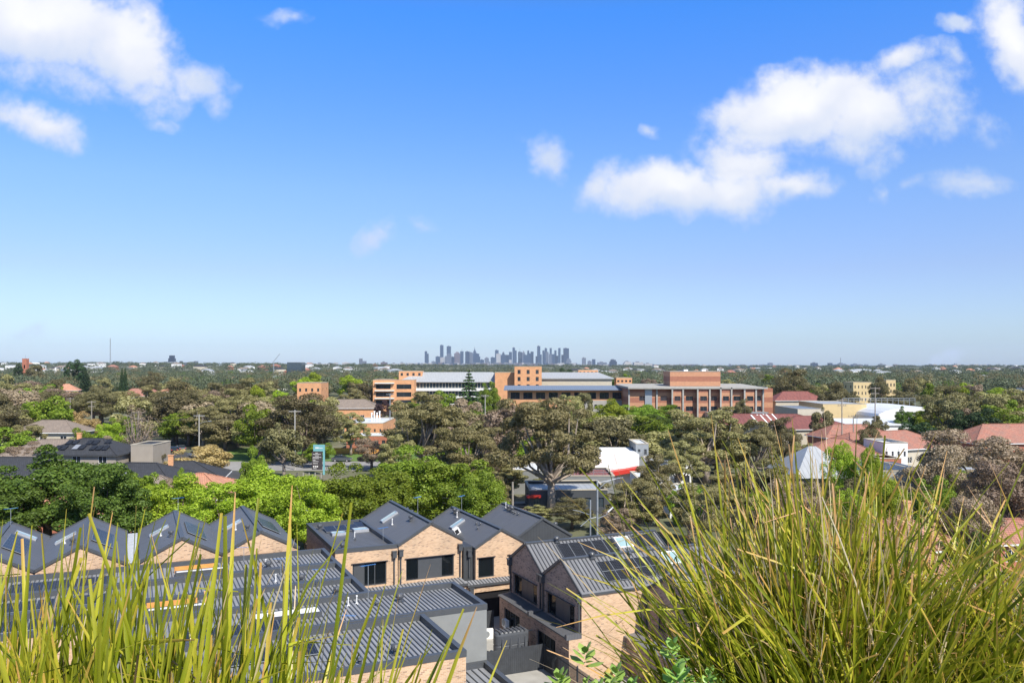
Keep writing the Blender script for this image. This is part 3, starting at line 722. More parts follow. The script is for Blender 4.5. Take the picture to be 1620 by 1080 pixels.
def block(name, label, px0, px1, Y, d, top, wallm, rotdeg=0, cat='building', floors=(), roofm='concrete', parapet=.4, group=None, base=0, wfrac=.55, ncol=5, wh=1.5, piers=None, pane='glass_opaque'):
    """flat roofed block with real window openings in front; width is taken between two sight lines"""
    a, c = at(px0, Y), at(px1, Y); w = (c-a).length
    t = thing(name, label, cat, a, R(rotdeg), group); m = MB(); hs = []
    for z in floors:
        for i in range(ncol):
            u = w*(i+.5)/ncol; hw = w/ncol*wfrac/2; hs.append((u-hw, z, u+hw, z+wh))
    m.wall((0,0,base), (1,0,0), 0, w, 0, top-base, [(q[0], q[1]-base, q[2], q[3]-base) for q in hs], .2, (0,1,0))
    sh = []
    for z in floors:
        for i in range(max(1, int(d/6))):
            u = d*(i+.5)/max(1, int(d/6)); sh.append((u-.8, z, u+.8, z+wh))
    for xx, iw in ((0, (1,0,0)), (w, (-1,0,0))):
        m.wall((xx,0,0), (0,1,0), 0, d, base, top, sh, .2, iw)
    m.poly([(w,d,base), (0,d,base), (0,d,top), (w,d,top)])
    m.build('wall', wallm, t)
    r = MB(); r.box(.25, .25, top-parapet-.2, w-.25, d-.25, top-parapet); ro = r.build('roof', roofm, t)
    p = MB()
    for q in ((-.08,-.08,w+.08,.3), (-.08,d-.3,w+.08,d+.08), (-.08,.3,.3,d-.3), (w-.3,.3,w+.08,d-.3)): p.box(q[0], q[1], top, q[2], q[3], top+.12)
    p.build('coping', 'cream_render', ro)
    for q in hs: window(t, *q, (0,0,0), (1,0,0), (0,1,0), cols=2, mat='trim', pane=pane, depth=.18, bar=.1)
    for xx, du, iw in ((0, (0,1,0), (1,0,0)), (w, (0,1,0), (-1,0,0))):
        for q in sh:
            f = MB(); xx2 = xx+iw[0]*.18; f.box(min(xx2, xx2+iw[0]*.05), q[0], q[1], max(xx2, xx2+iw[0]*.05), q[2], q[3]); f.build('window', pane, t)
    return t, w

# ---- hospital with grey metal roofs, Z about 400 -------------------------------
Z = 400
t = thing('hospital_wing', 'long hospital wing with pale grey hipped roof and white balcony bands', 'building', at(645, Z+4)); w = (at(806, Z)-at(645, Z)).length
m = MB(); hs = [(1, 10.6+.0, w-1, 13.2), (1, 6.7, w-1, 9.2), (1, 2.9, w-1, 5.4)]
m.wall((0,0,0), (1,0,0), 0, w, 0, 13.7, hs, .6, (0,1,0)); m.poly([(0,0,0), (0,0,13.7), (0,16,13.7), (0,16,0)]); m.poly([(w,0,0), (w,16,0), (w,16,13.7), (w,0,13.7)]); m.poly([(w,16,0), (0,16,0), (0,16,13.7), (w,16,13.7)])
m.build('wall', 'cream_render', t)
for z0, z1 in ((9.25, 10.6), (5.45, 6.7), (1.6, 2.9)):
    m = MB(); m.box(.6, -1.1, z0, w-4, -.003, z1); m.build('balcony_band', 'white_paint', t)
for q in hs:
    m = MB(); m.box(q[0]+.01, .45, q[1]+.01, q[2]-.01, .5, q[3]-.01); g_ = m.build('window_band', 'glass_sky', t)
    m = MB(); n = 30
    for i in range(n+1):
        x = q[0]+.1+(q[2]-q[0]-.3)*i/n; m.box(x, .35, q[1]+.01, x+.22, .44, q[3]-.01)
    m.build('mullion', 'cream_render', g_)
r = MB(); e = 13.75; X0, X1, Y0, Y1, rz = -5, w+1, -1.2, 17, 18.4
r.poly([(X0,Y0,e), (X1,Y0,e), (X1-9,8,rz), (X0+9,8,rz)]); r.poly([(X1,Y0,e), (X1,Y1,e), (X1-9,8,rz)]); r.poly([(X1,Y1,e), (X0,Y1,e), (X0+9,8,rz), (X1-9,8,rz)]); r.poly([(X0,Y1,e), (X0,Y0,e), (X0+9,8,rz)])
r.box(X0, Y0, e-.3, X1, Y1, e-.01); r.build('roof', 'roof_pale', t)
t, w = block('hospital_block', 'orange brick corner block of the hospital with stacked wide windows', 590, 655, 388, 22, 14.9, 'brick_orange', floors=(10.6, 6.9, 3.2), ncol=2, wfrac=.72, wh=2.2, roofm='roof_pale', rotdeg=3)
for z in (9.7, 6.0, 13.2):
    m = MB(); m.box(1.0, -1.6, z, w*.52, -.003, z+.35); m.build('window_ledge', 'white_paint', t)
t, w = block('plant_room', 'small orange brick rooftop room above the left end of the pale hospital roof', 631, 668, 408, 8, 18.9, 'brick_orange', floors=(16.6,), ncol=4, wfrac=.4, wh=1.4, base=13.2)
t, w = block('hospital_tower', 'tall orange brick stair tower of the hospital with three window columns', 814, 857, 396, 14, 21.2, 'brick_orange', floors=(17.6, 14.2, 10.6), ncol=3, wfrac=.33, wh=2.0)
t, w = block('hospital_link', 'orange brick link block left of the tall hospital stair tower', 783, 815.5, 401, 12, 18.3, 'brick_orange', floors=(), ncol=3)
t = thing('hospital_hall', 'hospital hall with wide pale grey roof right of the brick tower', 'building', at(857, 415)); w = (at(968, 415)-at(857, 415)).length
m = MB(); m.box(0, 0, 0, w, 18, 15.2); m.build('wall', 'cream_render', t)
m = MB(); m.poly([(0,-1,15.3), (w+1,-1,15.3), (w-6,9,18.2), (0,9,18.2)]); m.poly([(w+1,-1,15.3), (w+1,19,15.3), (w-6,9,18.2)]); m.poly([(w+1,19,15.3), (0,19,15.3), (0,9,18.2), (w-6,9,18.2)]); m.box(0,-1,14.9,w+1,19,15.28)
m.build('roof', 'roof_pale', t)
block('plant_room', 'small orange brick rooftop room above the right hospital hall', 915, 946, 425, 7, 19.3, 'brick_orange', floors=(17.6,), ncol=5, wfrac=.5, wh=.9, base=14)
block('plant_room', 'low orange brick box with pale roof right of the hospital hall', 975, 1000, 420, 8, 15.4, 'brick_orange', floors=(13.2,), ncol=4, wh=1.0)
# long low building
t, w = block('clinic_building', 'long low clinic with blue grey roof and brown brick piers, left of the banded building', 805, 1006, 330, 26, 12.0, 'brick_orange', floors=(8.4,), ncol=10, wfrac=.72, wh=2.6, roofm='roof_blue', parapet=-.1, rotdeg=-1)
m = MB(); m.box(30, -1.5, 0, w, -.003, 7.8); m.build('lower_wall', 'concrete', t)
for i in range(9):
    m = MB(); x = 32+i*2.2; m.box(x, -1.56, 4.6, x+1.1, -1.503, 6.2); m.build('window', 'glass_opaque', t)
m = MB(); m.slab([(-2,-3,12.15), (w+2,-3,12.15), (w+2,13,13.4), (-2,13,13.4)], .3); m.slab([(w+2,28,12.15), (-2,28,12.15), (-2,13.0,13.41), (w+2,13.0,13.41)], .3); m.build('metal_roof', 'roof_blue', t)
# banded brick building
Z = 308; x0 = at(995, Z).x; mpp = Z/F
t = thing('banded_brick_building', 'big hospital building of red and orange brick bands with white vertical fins', 'building', (x0, Z, 0), R(0))
w = (1209-995)*mpp
cols_ = [0, 44, 67, 84, 107, 126, 143, 160, 181, 199, 212]; cols_ = [c*mpp for c in cols_]
m = MB(); top = 13.3; prot = [0, .0, -1.6, -.2, -1.6, 0, -1.8, -.4, -1.4, 0]
wins = []
prev = None
for i, (a, c) in enumerate(zip(cols_, cols_[1:])):
    y = prot[i]; hw = min(1.35, (c-a)*.28); mid = (a+c)/2
    hs = [(mid-hw-a, z, mid+hw-a, z+1.75) for z in (8.6, 4.75, .9)]
    m.wall((a,y,0), (1,0,0), 0, c-a, 0, top, hs, .25, (0,1,0)); wins += [(a, y, q) for q in hs]
    if prev is not None and abs(prev-y) > .01: m.poly([(a,prev,0), (a,y,0), (a,y,top), (a,prev,top)] if prev > y else [(a,y,0), (a,prev,0), (a,prev,top), (a,y,top)])
    prev = y
m.poly([(0,0,0), (0,0,top), (0,34,top), (0,34,0)]); m.poly([(w,0,0), (w,34,0), (w,34,top), (w,0,top)]); m.poly([(w,34,0), (0,34,0), (0,34,top), (w,34,top)])
wo = m.build('wall', 'brick_bands', t)
for a, y, q in wins: window(t, q[0], q[1], q[2], q[3], (a,y,0), (1,0,0), (0,1,0), cols=2, mat='trim', pane='glass_opaque', depth=.22, bar=.08)
for i, c in enumerate(cols_):
    y = min(prot[max(0, i-1)], prot[min(i, len(prot)-1)]); m = MB(); m.box(c-.28, y-.5, 0, c+.28, y-.003, top+.25); m.build('fin', 'concrete', t)
m = MB(); m.box(60*mpp*.42, -.35, 0, 60*mpp*.42+2.6, -.01, top-.5); m.build('service_panel', 'galv', t)
m = MB(); m.poly([(-.6,-2.3,top+.2), (w+.6,-2.3,top+.2), (w+.6,34.5,top+.9), (-.6,34.5,top+.9)]); m.box(-.6,-2.3,top-.25,w+.6,-2.0,top+.3); m.box(w+.3,-2.0,top-.2,w+.6,34.5,top+.5); m.box(-.6,-2.0,top-.2,-.3,34.5,top+.5)
m.build('roof', 'concrete', t)
m = MB(); m.box(w+.62, 4, 0, w+4.5, 28, top-.2); m.build('side_wing', 'brick_bands', t)
m = MB(); m.box(w*.55, -7, 0, w*.99, -2.0, 4.6); m.build('entry_roof', 'galv', t); m = MB(); m.box(w*.56, -7.06, 3.2, w*.985, -7.003, 4.1); m.build('window_band', 'glass_sky', t)
px0 = (1066-995)*mpp*1.03; m = MB(); m.box(px0, 10, top+.5, px0+19.5, 24, 19.4); po = m.build('rooftop_block', 'brick_bands', t)
m = MB(); m.box(px0-.1, 9.9, 19.4, px0+19.6, 24.1, 19.55); m.build('coping', 'concrete', po)
for x in (6, 13): m = MB(); m.box(px0+x, 13, 19.56, px0+x+1.6, 15, 20.2); m.build('roof_unit', 'white_paint', po)
# other hospital-side blocks
block('brick_office', 'small two storey orange brick office with white roof, left of the hospital', 470, 508, 400, 16, 13.2, 'brick_orange', floors=(9.0, 5.0), ncol=4, wfrac=.35, wh=1.6, roofm='roof_white')
block('low_brick_hall', 'low orange brick hall with flat white roof behind the dark parked car', 545, 606, 245, 26, 4.6, 'brick_orange', floors=(2.0,), ncol=7, wfrac=.3, wh=.9, roofm='roof_white', parapet=.1)
t, w = block('low_brick_hall', 'low red brick block with white eaves in front of the white roofed hall', 548, 612, 215, 9, 3.4, 'brick_red', floors=(1.0,), ncol=6, wfrac=.5, wh=1.3, roofm='roof_white', parapet=.0)
hip_house('tiled_hall', 'long hall with brown tiled roof left of the orange hospital corner block', 550, 330, 26, 12, 5, 8.2, 4, 'brick_orange', 'tile_brown', 'building', wins=6)
for i in range(4):
    t = thing('roof_flue', 'white flue pipe standing on the flat white hall roof, %s from left' % ORD[i+1], 'flue', at(588+i*4.2, 256, 4.45), 0, 'flues on the white hall roof'); m = MB(); m.tube([(0,0,0), (0,0,2.4+.5*(i % 2))], .2, 8); m.tube([(0,0,2.4+.5*(i % 2)), (0,0,2.7+.5*(i % 2))], .3, 8); m.build('pipe', 'white_paint', t)
block('apartment_block', 'yellow orange apartment block far right behind dark trees, left half', 1350, 1378, 455, 14, 12.4, 'yellow_render', floors=(9, 5.5, 2), ncol=5, wfrac=.3, wh=1.6)
block('apartment_block', 'yellow and white apartment block far right, right half behind the tree', 1402, 1417, 458, 14, 13.6, 'yellow_render', floors=(10, 6.5, 3), ncol=3, wfrac=.4, wh=1.7)
block('office_building', 'dark blue glass office building with a pale stair core at the far left horizon', 454, 477, 1300, 24, 26, 'glass_sky', floors=(), ncol=4)
# red roofed group at the right of the banded building
hip_house('red_roof_building', 'long building with weathered red metal roof right of the banded building', 1210, 235, 34, 16, 5.4, 8.0, -5, 'cream_render', 'roof_rust', 'building', wins=7)
hip_house('red_roof_building', 'red metal roofed pavilion in front of the beige shed', 1275, 232, 22, 16, 4.6, 7.6, 8, 'cream_render', 'roof_rust', 'building', wins=4)
hip_house('red_roof_building', 'far red roof with dormers above the pale warehouse', 1258, 330, 20, 10, 8, 11.4, 4, 'cream_render', 'roof_rust', 'building', wins=5)
for i in range(3):
    t = thing('roof_hood', 'red and white louvred roof hood, %s from the left beside the banded building' % ORD[i+1], 'roof vent', at(1200+i*9.5, 222+i*2, 5.8), R(20), 'louvred hoods on the red roof'); m = MB()
    m.slab([(0,0,.3), (3,0,.3), (3,3.2,2.4), (0,3.2,2.4)], .3); m.build('hood', 'roof_rust', t); m = MB(); m.slab([(-.2,-.1,.34), (.25,-.1,.34), (.25,3.3,2.5), (-.2,3.3,2.5)], .2); m.slab([(2.8,-.1,.34), (3.2,-.1,.34), (3.2,3.3,2.5), (2.8,3.3,2.5)], .2); m.build('edge', 'white_paint', t)
block('warehouse', 'cream industrial shed with grey roof in the middle right distance', 1302, 1371, 285, 24, 8.4, 'yellow_render', floors=(), roofm='roof_pale', parapet=.05)
block('warehouse', 'beige low shed left of the cream industrial shed', 1262, 1304, 275, 24, 7.2, 'cream_render', floors=(), roofm='roof_blue', parapet=.05)
t = thing('warehouse', 'white warehouse with a broad pale roof behind the terracotta roofs', 'warehouse', at(1300, 240)); m = MB(); m.box(0,0,0,26,30,4.4); m.build('wall', 'white_paint', t); m = MB(); m.slab([(-.4,-.4,4.45), (26.4,-.4,4.45), (26.4,15,5.4), (-.4,15,5.4)], .2); m.slab([(26.4,30.4,4.45), (-.4,30.4,4.45), (-.4,15,5.4), (26.4,15,5.4)], .2); m.build('roof', 'roof_white', t)
t = thing('warehouse', 'white warehouse with curved roof and railing left of the bright green tree', 'warehouse', at(1388, 268)); m = MB(); n = 10; W = 26
for i in range(n):
    a, c = math.pi*i/n, math.pi*(i+1)/n; xa, xc = W/2-W/2*math.cos(a), W/2-W/2*math.cos(c); za, zc = 5+3.2*math.sin(a), 5+3.2*math.sin(c)
    m.poly([(xa,0,za), (xc,0,zc), (xc,30,zc), (xa,30,za)])
    m.poly([(xa,0,0), (xc,0,0), (xc,0,zc), (xa,0,za)], 1)
m.poly([(0,0,0), (0,0,5), (0,30,5), (0,30,0)], 1); m.build('shell', ['roof_white', 'white_paint'], t)
m = MB()
for i in range(14): m.box(i*2, 28, 7, i*2+.1, 28.1, 10)
m.box(0, 28, 9.9, 26.1, 28.1, 10.05); m.box(0, 28, 9.2, 26.1, 28.1, 9.3); m.build('railing', 'galv', t)
# terracotta halls
t = hip_house('terracotta_building', 'long terracotta tiled hospital ward on the right, dark tree in front of it', 1390, 182, 30, 13, 4.0, 7.3, 24, 'cream_render', 'tile_red', 'building', wins=8)
t = hip_house('terracotta_building', 'terracotta tiled wing with white framed windows behind the conical green trees', 1325, 163, 17, 14, 3.9, 7.4, -8, 'cream_render', 'tile_red', 'building', wins=6)
hip_house('terracotta_building', 'terracotta tiled roof at the right edge behind the brown trees', 1600, 190, 26, 12, 4.6, 8.4, 6, 'brick_red', 'tile_red', 'building', wins=5)
hip_house('terracotta_building', 'small terracotta roof between the white warehouse and the red roofs', 1345, 205, 18, 9, 4.4, 7.2, 10, 'brick_red', 'tile_red', 'building', wins=4)
block('ward_annex', 'white two storey annex with pale flat roof beside the terracotta ward', 1398, 1436, 158, 9, 7.0, 'white_paint', floors=(4.4,), ncol=4, wfrac=.35, wh=1.0, roofm='roof_white')
block('brick_annex', 'red brick annex with orange fascia in front of the white annex', 1392, 1426, 149, 6, 5.0, 'brick_red', floors=(2.0,), ncol=3, wfrac=.3, wh=1.0)
t = thing('walkway', 'covered walkway with grey rails right of the red brick annex', 'walkway', at(1385, 142)); m = MB(); m.slab([(0,0,4.0), (18,0,4.0), (18,2,4.1), (0,2,4.1)], .12); m.build('roof', 'roof_pale', t)
for i in range(7): m = MB(); m.box(i*2.9, .1, 0, i*2.9+.14, .24, 3.85); m.build('post', 'galv', t)
m = MB(); m.box(0,.05,2.0,18,.09,2.06); m.box(0,.05,1.5,18,.09,1.56); m.build('rail', 'galv', t)
t, w = block('solar_building', 'long pale building carrying a wide sheet of solar panels, behind the green trees', 1290, 1460, 128, 14, 5.4, 'concrete', floors=(2.6,), ncol=9, wfrac=.5, wh=1.1, roofm='roof_pale', parapet=.3, rotdeg=2)
for k in range(5):
    T = on_plane((2.5+3.2*k, 1.5, 5.2), (1,0,0), (0,1,0), (0,0,1)); m = MB(); pbox(m, T, 0, 0, .2, 3.0, 10.5, .27); m.build('solar_panel', 'solar', t)
t = thing('pyramid_roof_building', 'building with steep pale grey metal roof and curved white awnings', 'building', at(1290, 132)); m = MB(); m.box(-4.6,-5,0,4.6,8,4.6); m.build('wall', 'concrete', t)
m = MB(); m.poly([(-5.2,-6,4.6), (5.2,-6,4.6), (.6,1.5,8.8), (-.6,1.5,8.8)]); m.poly([(5.2,-6,4.6), (5.2,9,4.6), (.6,1.5,8.8)]); m.poly([(5.2,9,4.6), (-5.2,9,4.6), (-.6,1.5,8.8), (.6,1.5,8.8)]); m.poly([(-5.2,9,4.6), (-5.2,-6,4.6), (-.6,1.5,8.8)]); m.build('roof', 'roof_pale', t)
# ---- shops with the red fascia, Z about 135-150 ------------------------------
t = thing('shop_building', 'white shop building with a long red fascia strip under its parapet', 'shop', at(905, 150)); w = (at(1012, 150)-at(905, 150)).length
m = MB(); m.box(0,0,0,w,14,3.2); m.box(w-9,.5,3.2,w,13.8,5.6); m.box(0,3,3.2,w-9,13.8,4.6); m.build('wall', 'white_paint', t)
m = MB(); m.box(-1,-1.8,2.55,w*.46,-.003,3.25); m.build('red_fascia', 'red_paint', t); m = MB(); m.slab([(w*.5,-2.2,2.6), (w-.3,-2.2,3.6), (w-.3,-.003,3.6), (w*.5,-.003,2.6)], .75, up=(0,0,1)); m.build('red_fascia', 'red_paint', t)
m = MB(); m.box(1,-.06,.3,w*.45,-.003,2.4); m.build('shop_window', 'glass_opaque', t)
for x in (3, 8, 12): m = MB(); m.box(x,5,4.61,x+1.6,6.6,5.5); m.build('roof_unit', 'galv', t)
block('shop_building', 'grey blue two storey shop with a flat projecting roof behind the red fascia', 1006, 1026, 156, 9, 7.0, 'galv', floors=(5.0,), ncol=2, wfrac=.4, wh=1.0, roofm='roof_white', parapet=.05)
t, w = block('shop_building', 'low shop with faded brown deck roof in front of the red fascia shop', 893, 972, 136, 11, 3.6, 'render_grey', floors=(), roofm='roof_rust', parapet=.2)
t = thing('roof_railing', 'thin metal railing along the roof edge of the low shop', 'railing', at(893, 136, 3.75)); m = MB()
[m.box(i*1.6, .05, 0, i*1.6+.05, .1, 1.0) for i in range(6)]; m.box(0,.05,.95,8,.09,1.0); m.box(0,.05,.5,8,.09,.54); m.build('rail', 'galv', t)
t, w = block('shop_building', 'white roofed low shop left of the big gum trunk', 812, 862, 140, 12, 4.0, 'render_grey', floors=(), roofm='roof_white', parapet=.1)
t, w = block('dark_warehouse', 'dark grey shopfront wall with teal windows behind the gum trunk, shade in its colour', 838, 962, 121, 10, 3.5, 'trim', floors=(.9,), ncol=6, wfrac=.45, wh=1.5, roofm='roof_pale', pane='glass_sky', rotdeg=3)  # grey wall in dark trim, its shade put into the colour
m = MB(); m.box(-.5,-1.0,2.6,1.6,-.003,2.9); m.build('red_awning', 'red_paint', t)
for k, (a_, b_, y_) in enumerate(((1010, 1060, 128), (1030, 1095, 145), (1060, 1120, 118))):
    block('shop_building', ['white roofed shop right of the red fascia building', 'pale shop with white roof behind the right hand gum tree', 'low white roofed shop half hidden by the right hand gum tree'][k], a_, b_, y_, 9, [4.2, 4.8, 3.6][k], 'white_paint', floors=(1.2,), ncol=4, wfrac=.5, wh=1.3, roofm='roof_white', parapet=.1)
t = thing('shade_tent', 'white peaked shade tent beside the low white shops', 'tent', at(1094, 112)); t.scale = (.7, .7, .8); m = MB(); m.poly([(-3,-3,2.6), (3,-3,2.6), (0,0,4.6)]); m.poly([(3,-3,2.6), (3,3,2.6), (0,0,4.6)]); m.poly([(3,3,2.6), (-3,3,2.6), (0,0,4.6)]); m.poly([(-3,3,2.6), (-3,-3,2.6), (0,0,4.6)]); m.build('canopy', 'white_paint', t)
for x, y in ((-2.9,-2.9), (2.8,-2.9), (2.8,2.8), (-2.9,2.8)): m = MB(); m.box(x,y,0,x+.1,y+.1,2.62); m.build('leg', 'galv', t)
# ---- houses on the left ---------------------------------------------------------
t = hip_house('tan_apartment_house', 'two storey tan rendered building with dark tiled roof and many solar panels', 147, 158, 15, 11, 5.4, 7.9, -3, 'tan_render', 'tile_charcoal', 'house', wins=3, floors=2)
for k, (x, y) in enumerate(((-5,-4.6), (-3.8,-4.6), (-1.6,-4.4), (-.4,-4.4), (1.8,-4.6), (3.0,-4.6), (4.2,-4.6), (-4,-2.6), (-2.8,-2.6), (0,-2.6), (1.2,-2.6), (3.4,-2.2))):
    z = 5.35+(y+6)/6*2.5; m = MB(); m.slab([(x,y,z+.3), (x+1.0,y,z+.3), (x+1.0,y+1.5,z+.95), (x,y+1.5,z+.95)], .05); m.build('solar_panel', 'solar' if k != 2 else 'pale_metal', t)
block('tan_garage_block', 'plain tan rendered block at the right end of the solar roofed house', 207, 242, 155, 8, 6.9, 'tan_render', floors=(), roofm='tile_dark', parapet=.08)
hip_house('cream_house', 'two storey cream house with grey hipped roof behind the tiled roofs', 86, 200, 15, 9, 6.0, 8.6, -3, 'cream_render', 'tile_brown', 'house', wins=3, floors=2)
hip_house('tiled_house', 'house with old brown tiled roof below the cream house', 90, 168, 17, 11, 4.0, 6.8, 5, 'cream_render', 'tile_brown', 'house', chimney=(4,1))
hip_house('tiled_house', 'house with wide charcoal tiled roof and satellite dish', 225, 132, 17, 12, 3.4, 6.3, -6, 'brick_red', 'tile_charcoal', 'house')
hip_house('tiled_house', 'house with charcoal tiled roof beside the parked cars', 292, 140, 13, 10, 3.2, 5.6, 12, 'brick_red', 'tile_charcoal', 'house', chimney=(-2.0,-1))
hip_house('tiled_house', 'house with pale terracotta roof above the lime green trees', 318, 120, 13, 12, 3.6, 6.2, -4, 'brick_orange', 'tile_terracotta', 'house')
hip_house('tiled_house', 'small pale brown tiled roof beside the orange chimney', 250, 122, 8, 8, 3.4, 5.6, 20, 'brick_orange', 'tile_brown', 'house')
hip_house('tiled_house', 'charcoal tiled roof with white vents at the left edge', 10, 140, 22, 11, 3.6, 6.3, 0, 'brick_red', 'tile_charcoal', 'house')
hip_house('tiled_house', 'terracotta roof behind the dark green trees at far left', 30, 112, 15, 10, 3.2, 5.4, 4, 'brick_red', 'tile_terracotta', 'house')
hip_house('tiled_house', 'terracotta roof peeking out behind the broad dark green tree', 190, 108, 10, 9, 3.2, 5.4, 10, 'brick_red', 'tile_terracotta', 'house')
hip_house('tiled_house', 'pink tiled gable house left of the cream house', 60, 240, 13, 9, 4.0, 7.2, 40, 'brick_red', 'tile_terracotta', 'house', gable=True)
hip_house('tiled_house', 'red tiled house with white gable among the gums', 225, 455, 22, 12, 5, 9, 10, 'white_paint', 'tile_red', 'house', chimney=(3,0))
hip_house('tiled_house', 'wide cream villa with orange roof in the left distance', 285, 480, 20, 12, 6.5, 9.5, -8, 'yellow_render', 'tile_terracotta', 'house', floors=2)
hip_house('tiled_house', 'orange tiled roof among gums far left', 98, 520, 20, 12, 6, 10, 20, 'brick_orange', 'tile_terracotta', 'house')
# the red tiled house at the right, seen through the grass
hip_house('tiled_house', 'near house with red tiled hipped roof behind the right grass', 1424, 84, 7.5, 8, 4.0, 6.6, 24, 'concrete', 'tile_red', 'house', chimney=(2,1))
hip_house('tiled_house', 'lower red tiled roof in front of the other near red roof', 1448, 76, 8, 6, 3.0, 4.9, -14, 'concrete', 'tile_red', 'house')
hip_house('tiled_house', 'red tiled roof at the right edge behind the leaning grass', 1600, 92, 9, 7, 3.0, 4.8, 10, 'brick_red', 'tile_red', 'house')
block('white_shed', 'white flat roofed shed below the brown trees at the right', 1438, 1490, 96, 8, 3.6, 'white_paint', floors=(1,), ncol=3, wfrac=.3, wh=1.0, roofm='roof_white')
# dish and vents on left roofs
t = thing('satellite_dish', 'pale satellite dish on the charcoal tiled roof', 'satellite dish', at(203, 126, 4.6), R(200)); m = MB()
for i in range(12):
    a, c = 2*math.pi*i/12, 2*math.pi*(i+1)/12
    m.poly([(0,.12,.8), (.42*math.cos(a),0,.8+.42*math.sin(a)), (.42*math.cos(c),0,.8+.42*math.sin(c))])
m.tube([(0,.1,.8), (0,.15,-.6)], .03, 6); m.build('dish', 'galv', t)
# ---- far left landmarks -----------------------------------------------------------
Z = 900; t = thing('church_tower', 'square red brick tower with battlements on the far left horizon', 'tower', at(40.5, Z, terrain_h(*at(40.5, Z).xy)))
m = MB(); m.wall((-2.4,-2.4,0), (1,0,0), 0, 4.8, 0, 28, [(1.6,18,3.2,22), (1.6,10,3.2,13)], .4, (0,1,0)); m.poly([(-2.4,-2.4,0), (-2.4,-2.4,28), (-2.4,2.4,28), (-2.4,2.4,0)]); m.poly([(2.4,-2.4,0), (2.4,2.4,0), (2.4,2.4,28), (2.4,-2.4,28)]); m.poly([(2.4,2.4,0), (-2.4,2.4,0), (-2.4,2.4,28), (2.4,2.4,28)])
for x in (-2.4, -.6, 1.2):
    for y in (-2.4, 1.7): m.box(x, y, 28, x+1.2, y+.7, 29)
m.build('wall', 'brick_red', t); m = MB(); m.box(-2.3,-2.3,27.4,2.3,2.3,27.9); m.build('roof', 'tile_dark', t); m = MB(); m.tube([(0,0,27.9), (0,0,33)], .12, 5); m.build('flagpole', 'galv', t)
def mast(label, px, Y, top, wd=.9):
    t = thing('radio_mast', label, 'mast', at(px, Y, terrain_h(*at(px, Y).xy))); m = MB(); n = int(top/6)
    for i in range(3):
        a = 2*math.pi*i/3; m.tube([(wd*math.cos(a), wd*math.sin(a), 0), (wd*.5*math.cos(a), wd*.5*math.sin(a), top)], .35 if Y > 1500 else .12, 4)
    for k in range(n):
        z = k*6; s1 = wd*(1-.5*z/top)
        for i in range(3):
            a, c = 2*math.pi*i/3, 2*math.pi*(i+1)/3; m.tube([(s1*math.cos(a), s1*math.sin(a), z), (s1*math.cos(c), s1*math.sin(c), z+6)], .18 if Y > 1500 else .06, 3)
    m.build('lattice', 'galv', t)
mast('tall thin lattice mast on the left horizon', 174.5, 2200, 82, 1.6)
mast('small lattice mast on the right horizon', 1330, 2600, 42, 1.4)
mast('slim mast standing between the middle and right of the city skyline', 822.5, 5200, 130, 2.2)
t = thing('tower_crane', 'tilted tower crane beside the dark glass office building', 'crane', at(433, 1350)); m = MB(); m.tube([(0,0,0), (0,0,26)], .7, 5); m.build('tower', 'galv', t); m = MB(); m.tube([(-3,0,24), (10,0,40)], .35, 4); m.build('jib', 'galv', t)
# ---- poles, wires, cars, sign --------------------------------------------------------
def pole(label, px, Y, top, arms=1, rz=0, mat='timber_pole', lamp=False):
    t = thing('power_pole', label, 'power pole', at(px, Y), R(rz), 'power poles'); m = MB(); m.tube([(0,0,0), (0,0,top)], [.17, .12], 8); m.build('pole', mat, t)
    for k in range(arms):
        z = top-.4-k*1.3; m = MB(); m.box(-1.25+.25*k, -.07, z, 1.25-.25*k, .07, z+.14); a = m.build('crossarm', mat, t)
        m = MB(); [m.tube([(x,0,z+.14), (x,0,z+.36)], [.06,.03], 6) for x in (-1.1+.25*k, -.4, .4, 1.1-.25*k)]; m.build('insulators', 'trim', a)
    if lamp:
        m = MB(); m.tube([(0,0,top-2.2), (.9,0,top-1.7), (2.2,0,top-1.5)], .05, 6); m.build('lamp_arm', 'galv', t); m = MB(); m.box(2.1,-.14,top-1.58,2.8,.14,top-1.44); m.build('lamp_head', 'galv', t)
    return t
pole('pale timber power pole left of the grey blue sign', 466.5, 172, 12.6, 1, 10, 'concrete')
pole('pale timber power pole beside the autumn tree', 315, 180, 9.7+1.5, 1, -5, 'concrete', True)
pole('power pole with two crossarms in the far left gums', 40.5, 262, 13.5, 2)
pole('power pole right of the dense green tree at left', 111, 262, 11.6, 1)
pole('power pole behind the orange autumn tree', 145, 240, 11.5, 2)
pole('pole rising out of the bare white gum', 219, 175, 12.2, 2)
pole('power pole in front of the norfolk pine', 767.5, 250, 13, 1, 0, 'concrete')
pole('dark power pole in front of the cream industrial shed', 1332, 190, 14.2, 2)
pole('shorter dark power pole right of the first dark one', 1350, 196, 10, 1)
pole('tall dark power pole beside the curved white warehouse', 1384.5, 205, 16.5, 2)
pole('thin power pole in front of the orange hospital corner block', 617, 260, 13.0, 1, 0, 'galv')
pole('pole standing between the green trees and the gum trunk', 811, 104, 6.0+1.2, 0)
pole('tall pale pole on the far right', 1604, 245, 11, 0)
t = thing('street_light', 'tall grey steel street light with two long arms behind the brown brick townhouses', 'street light', at(945, 92), R(4)); m = MB(); m.tube([(0,0,0), (0,0,9.1)], [.14,.1], 10); m.build('pole', 'galv', t)
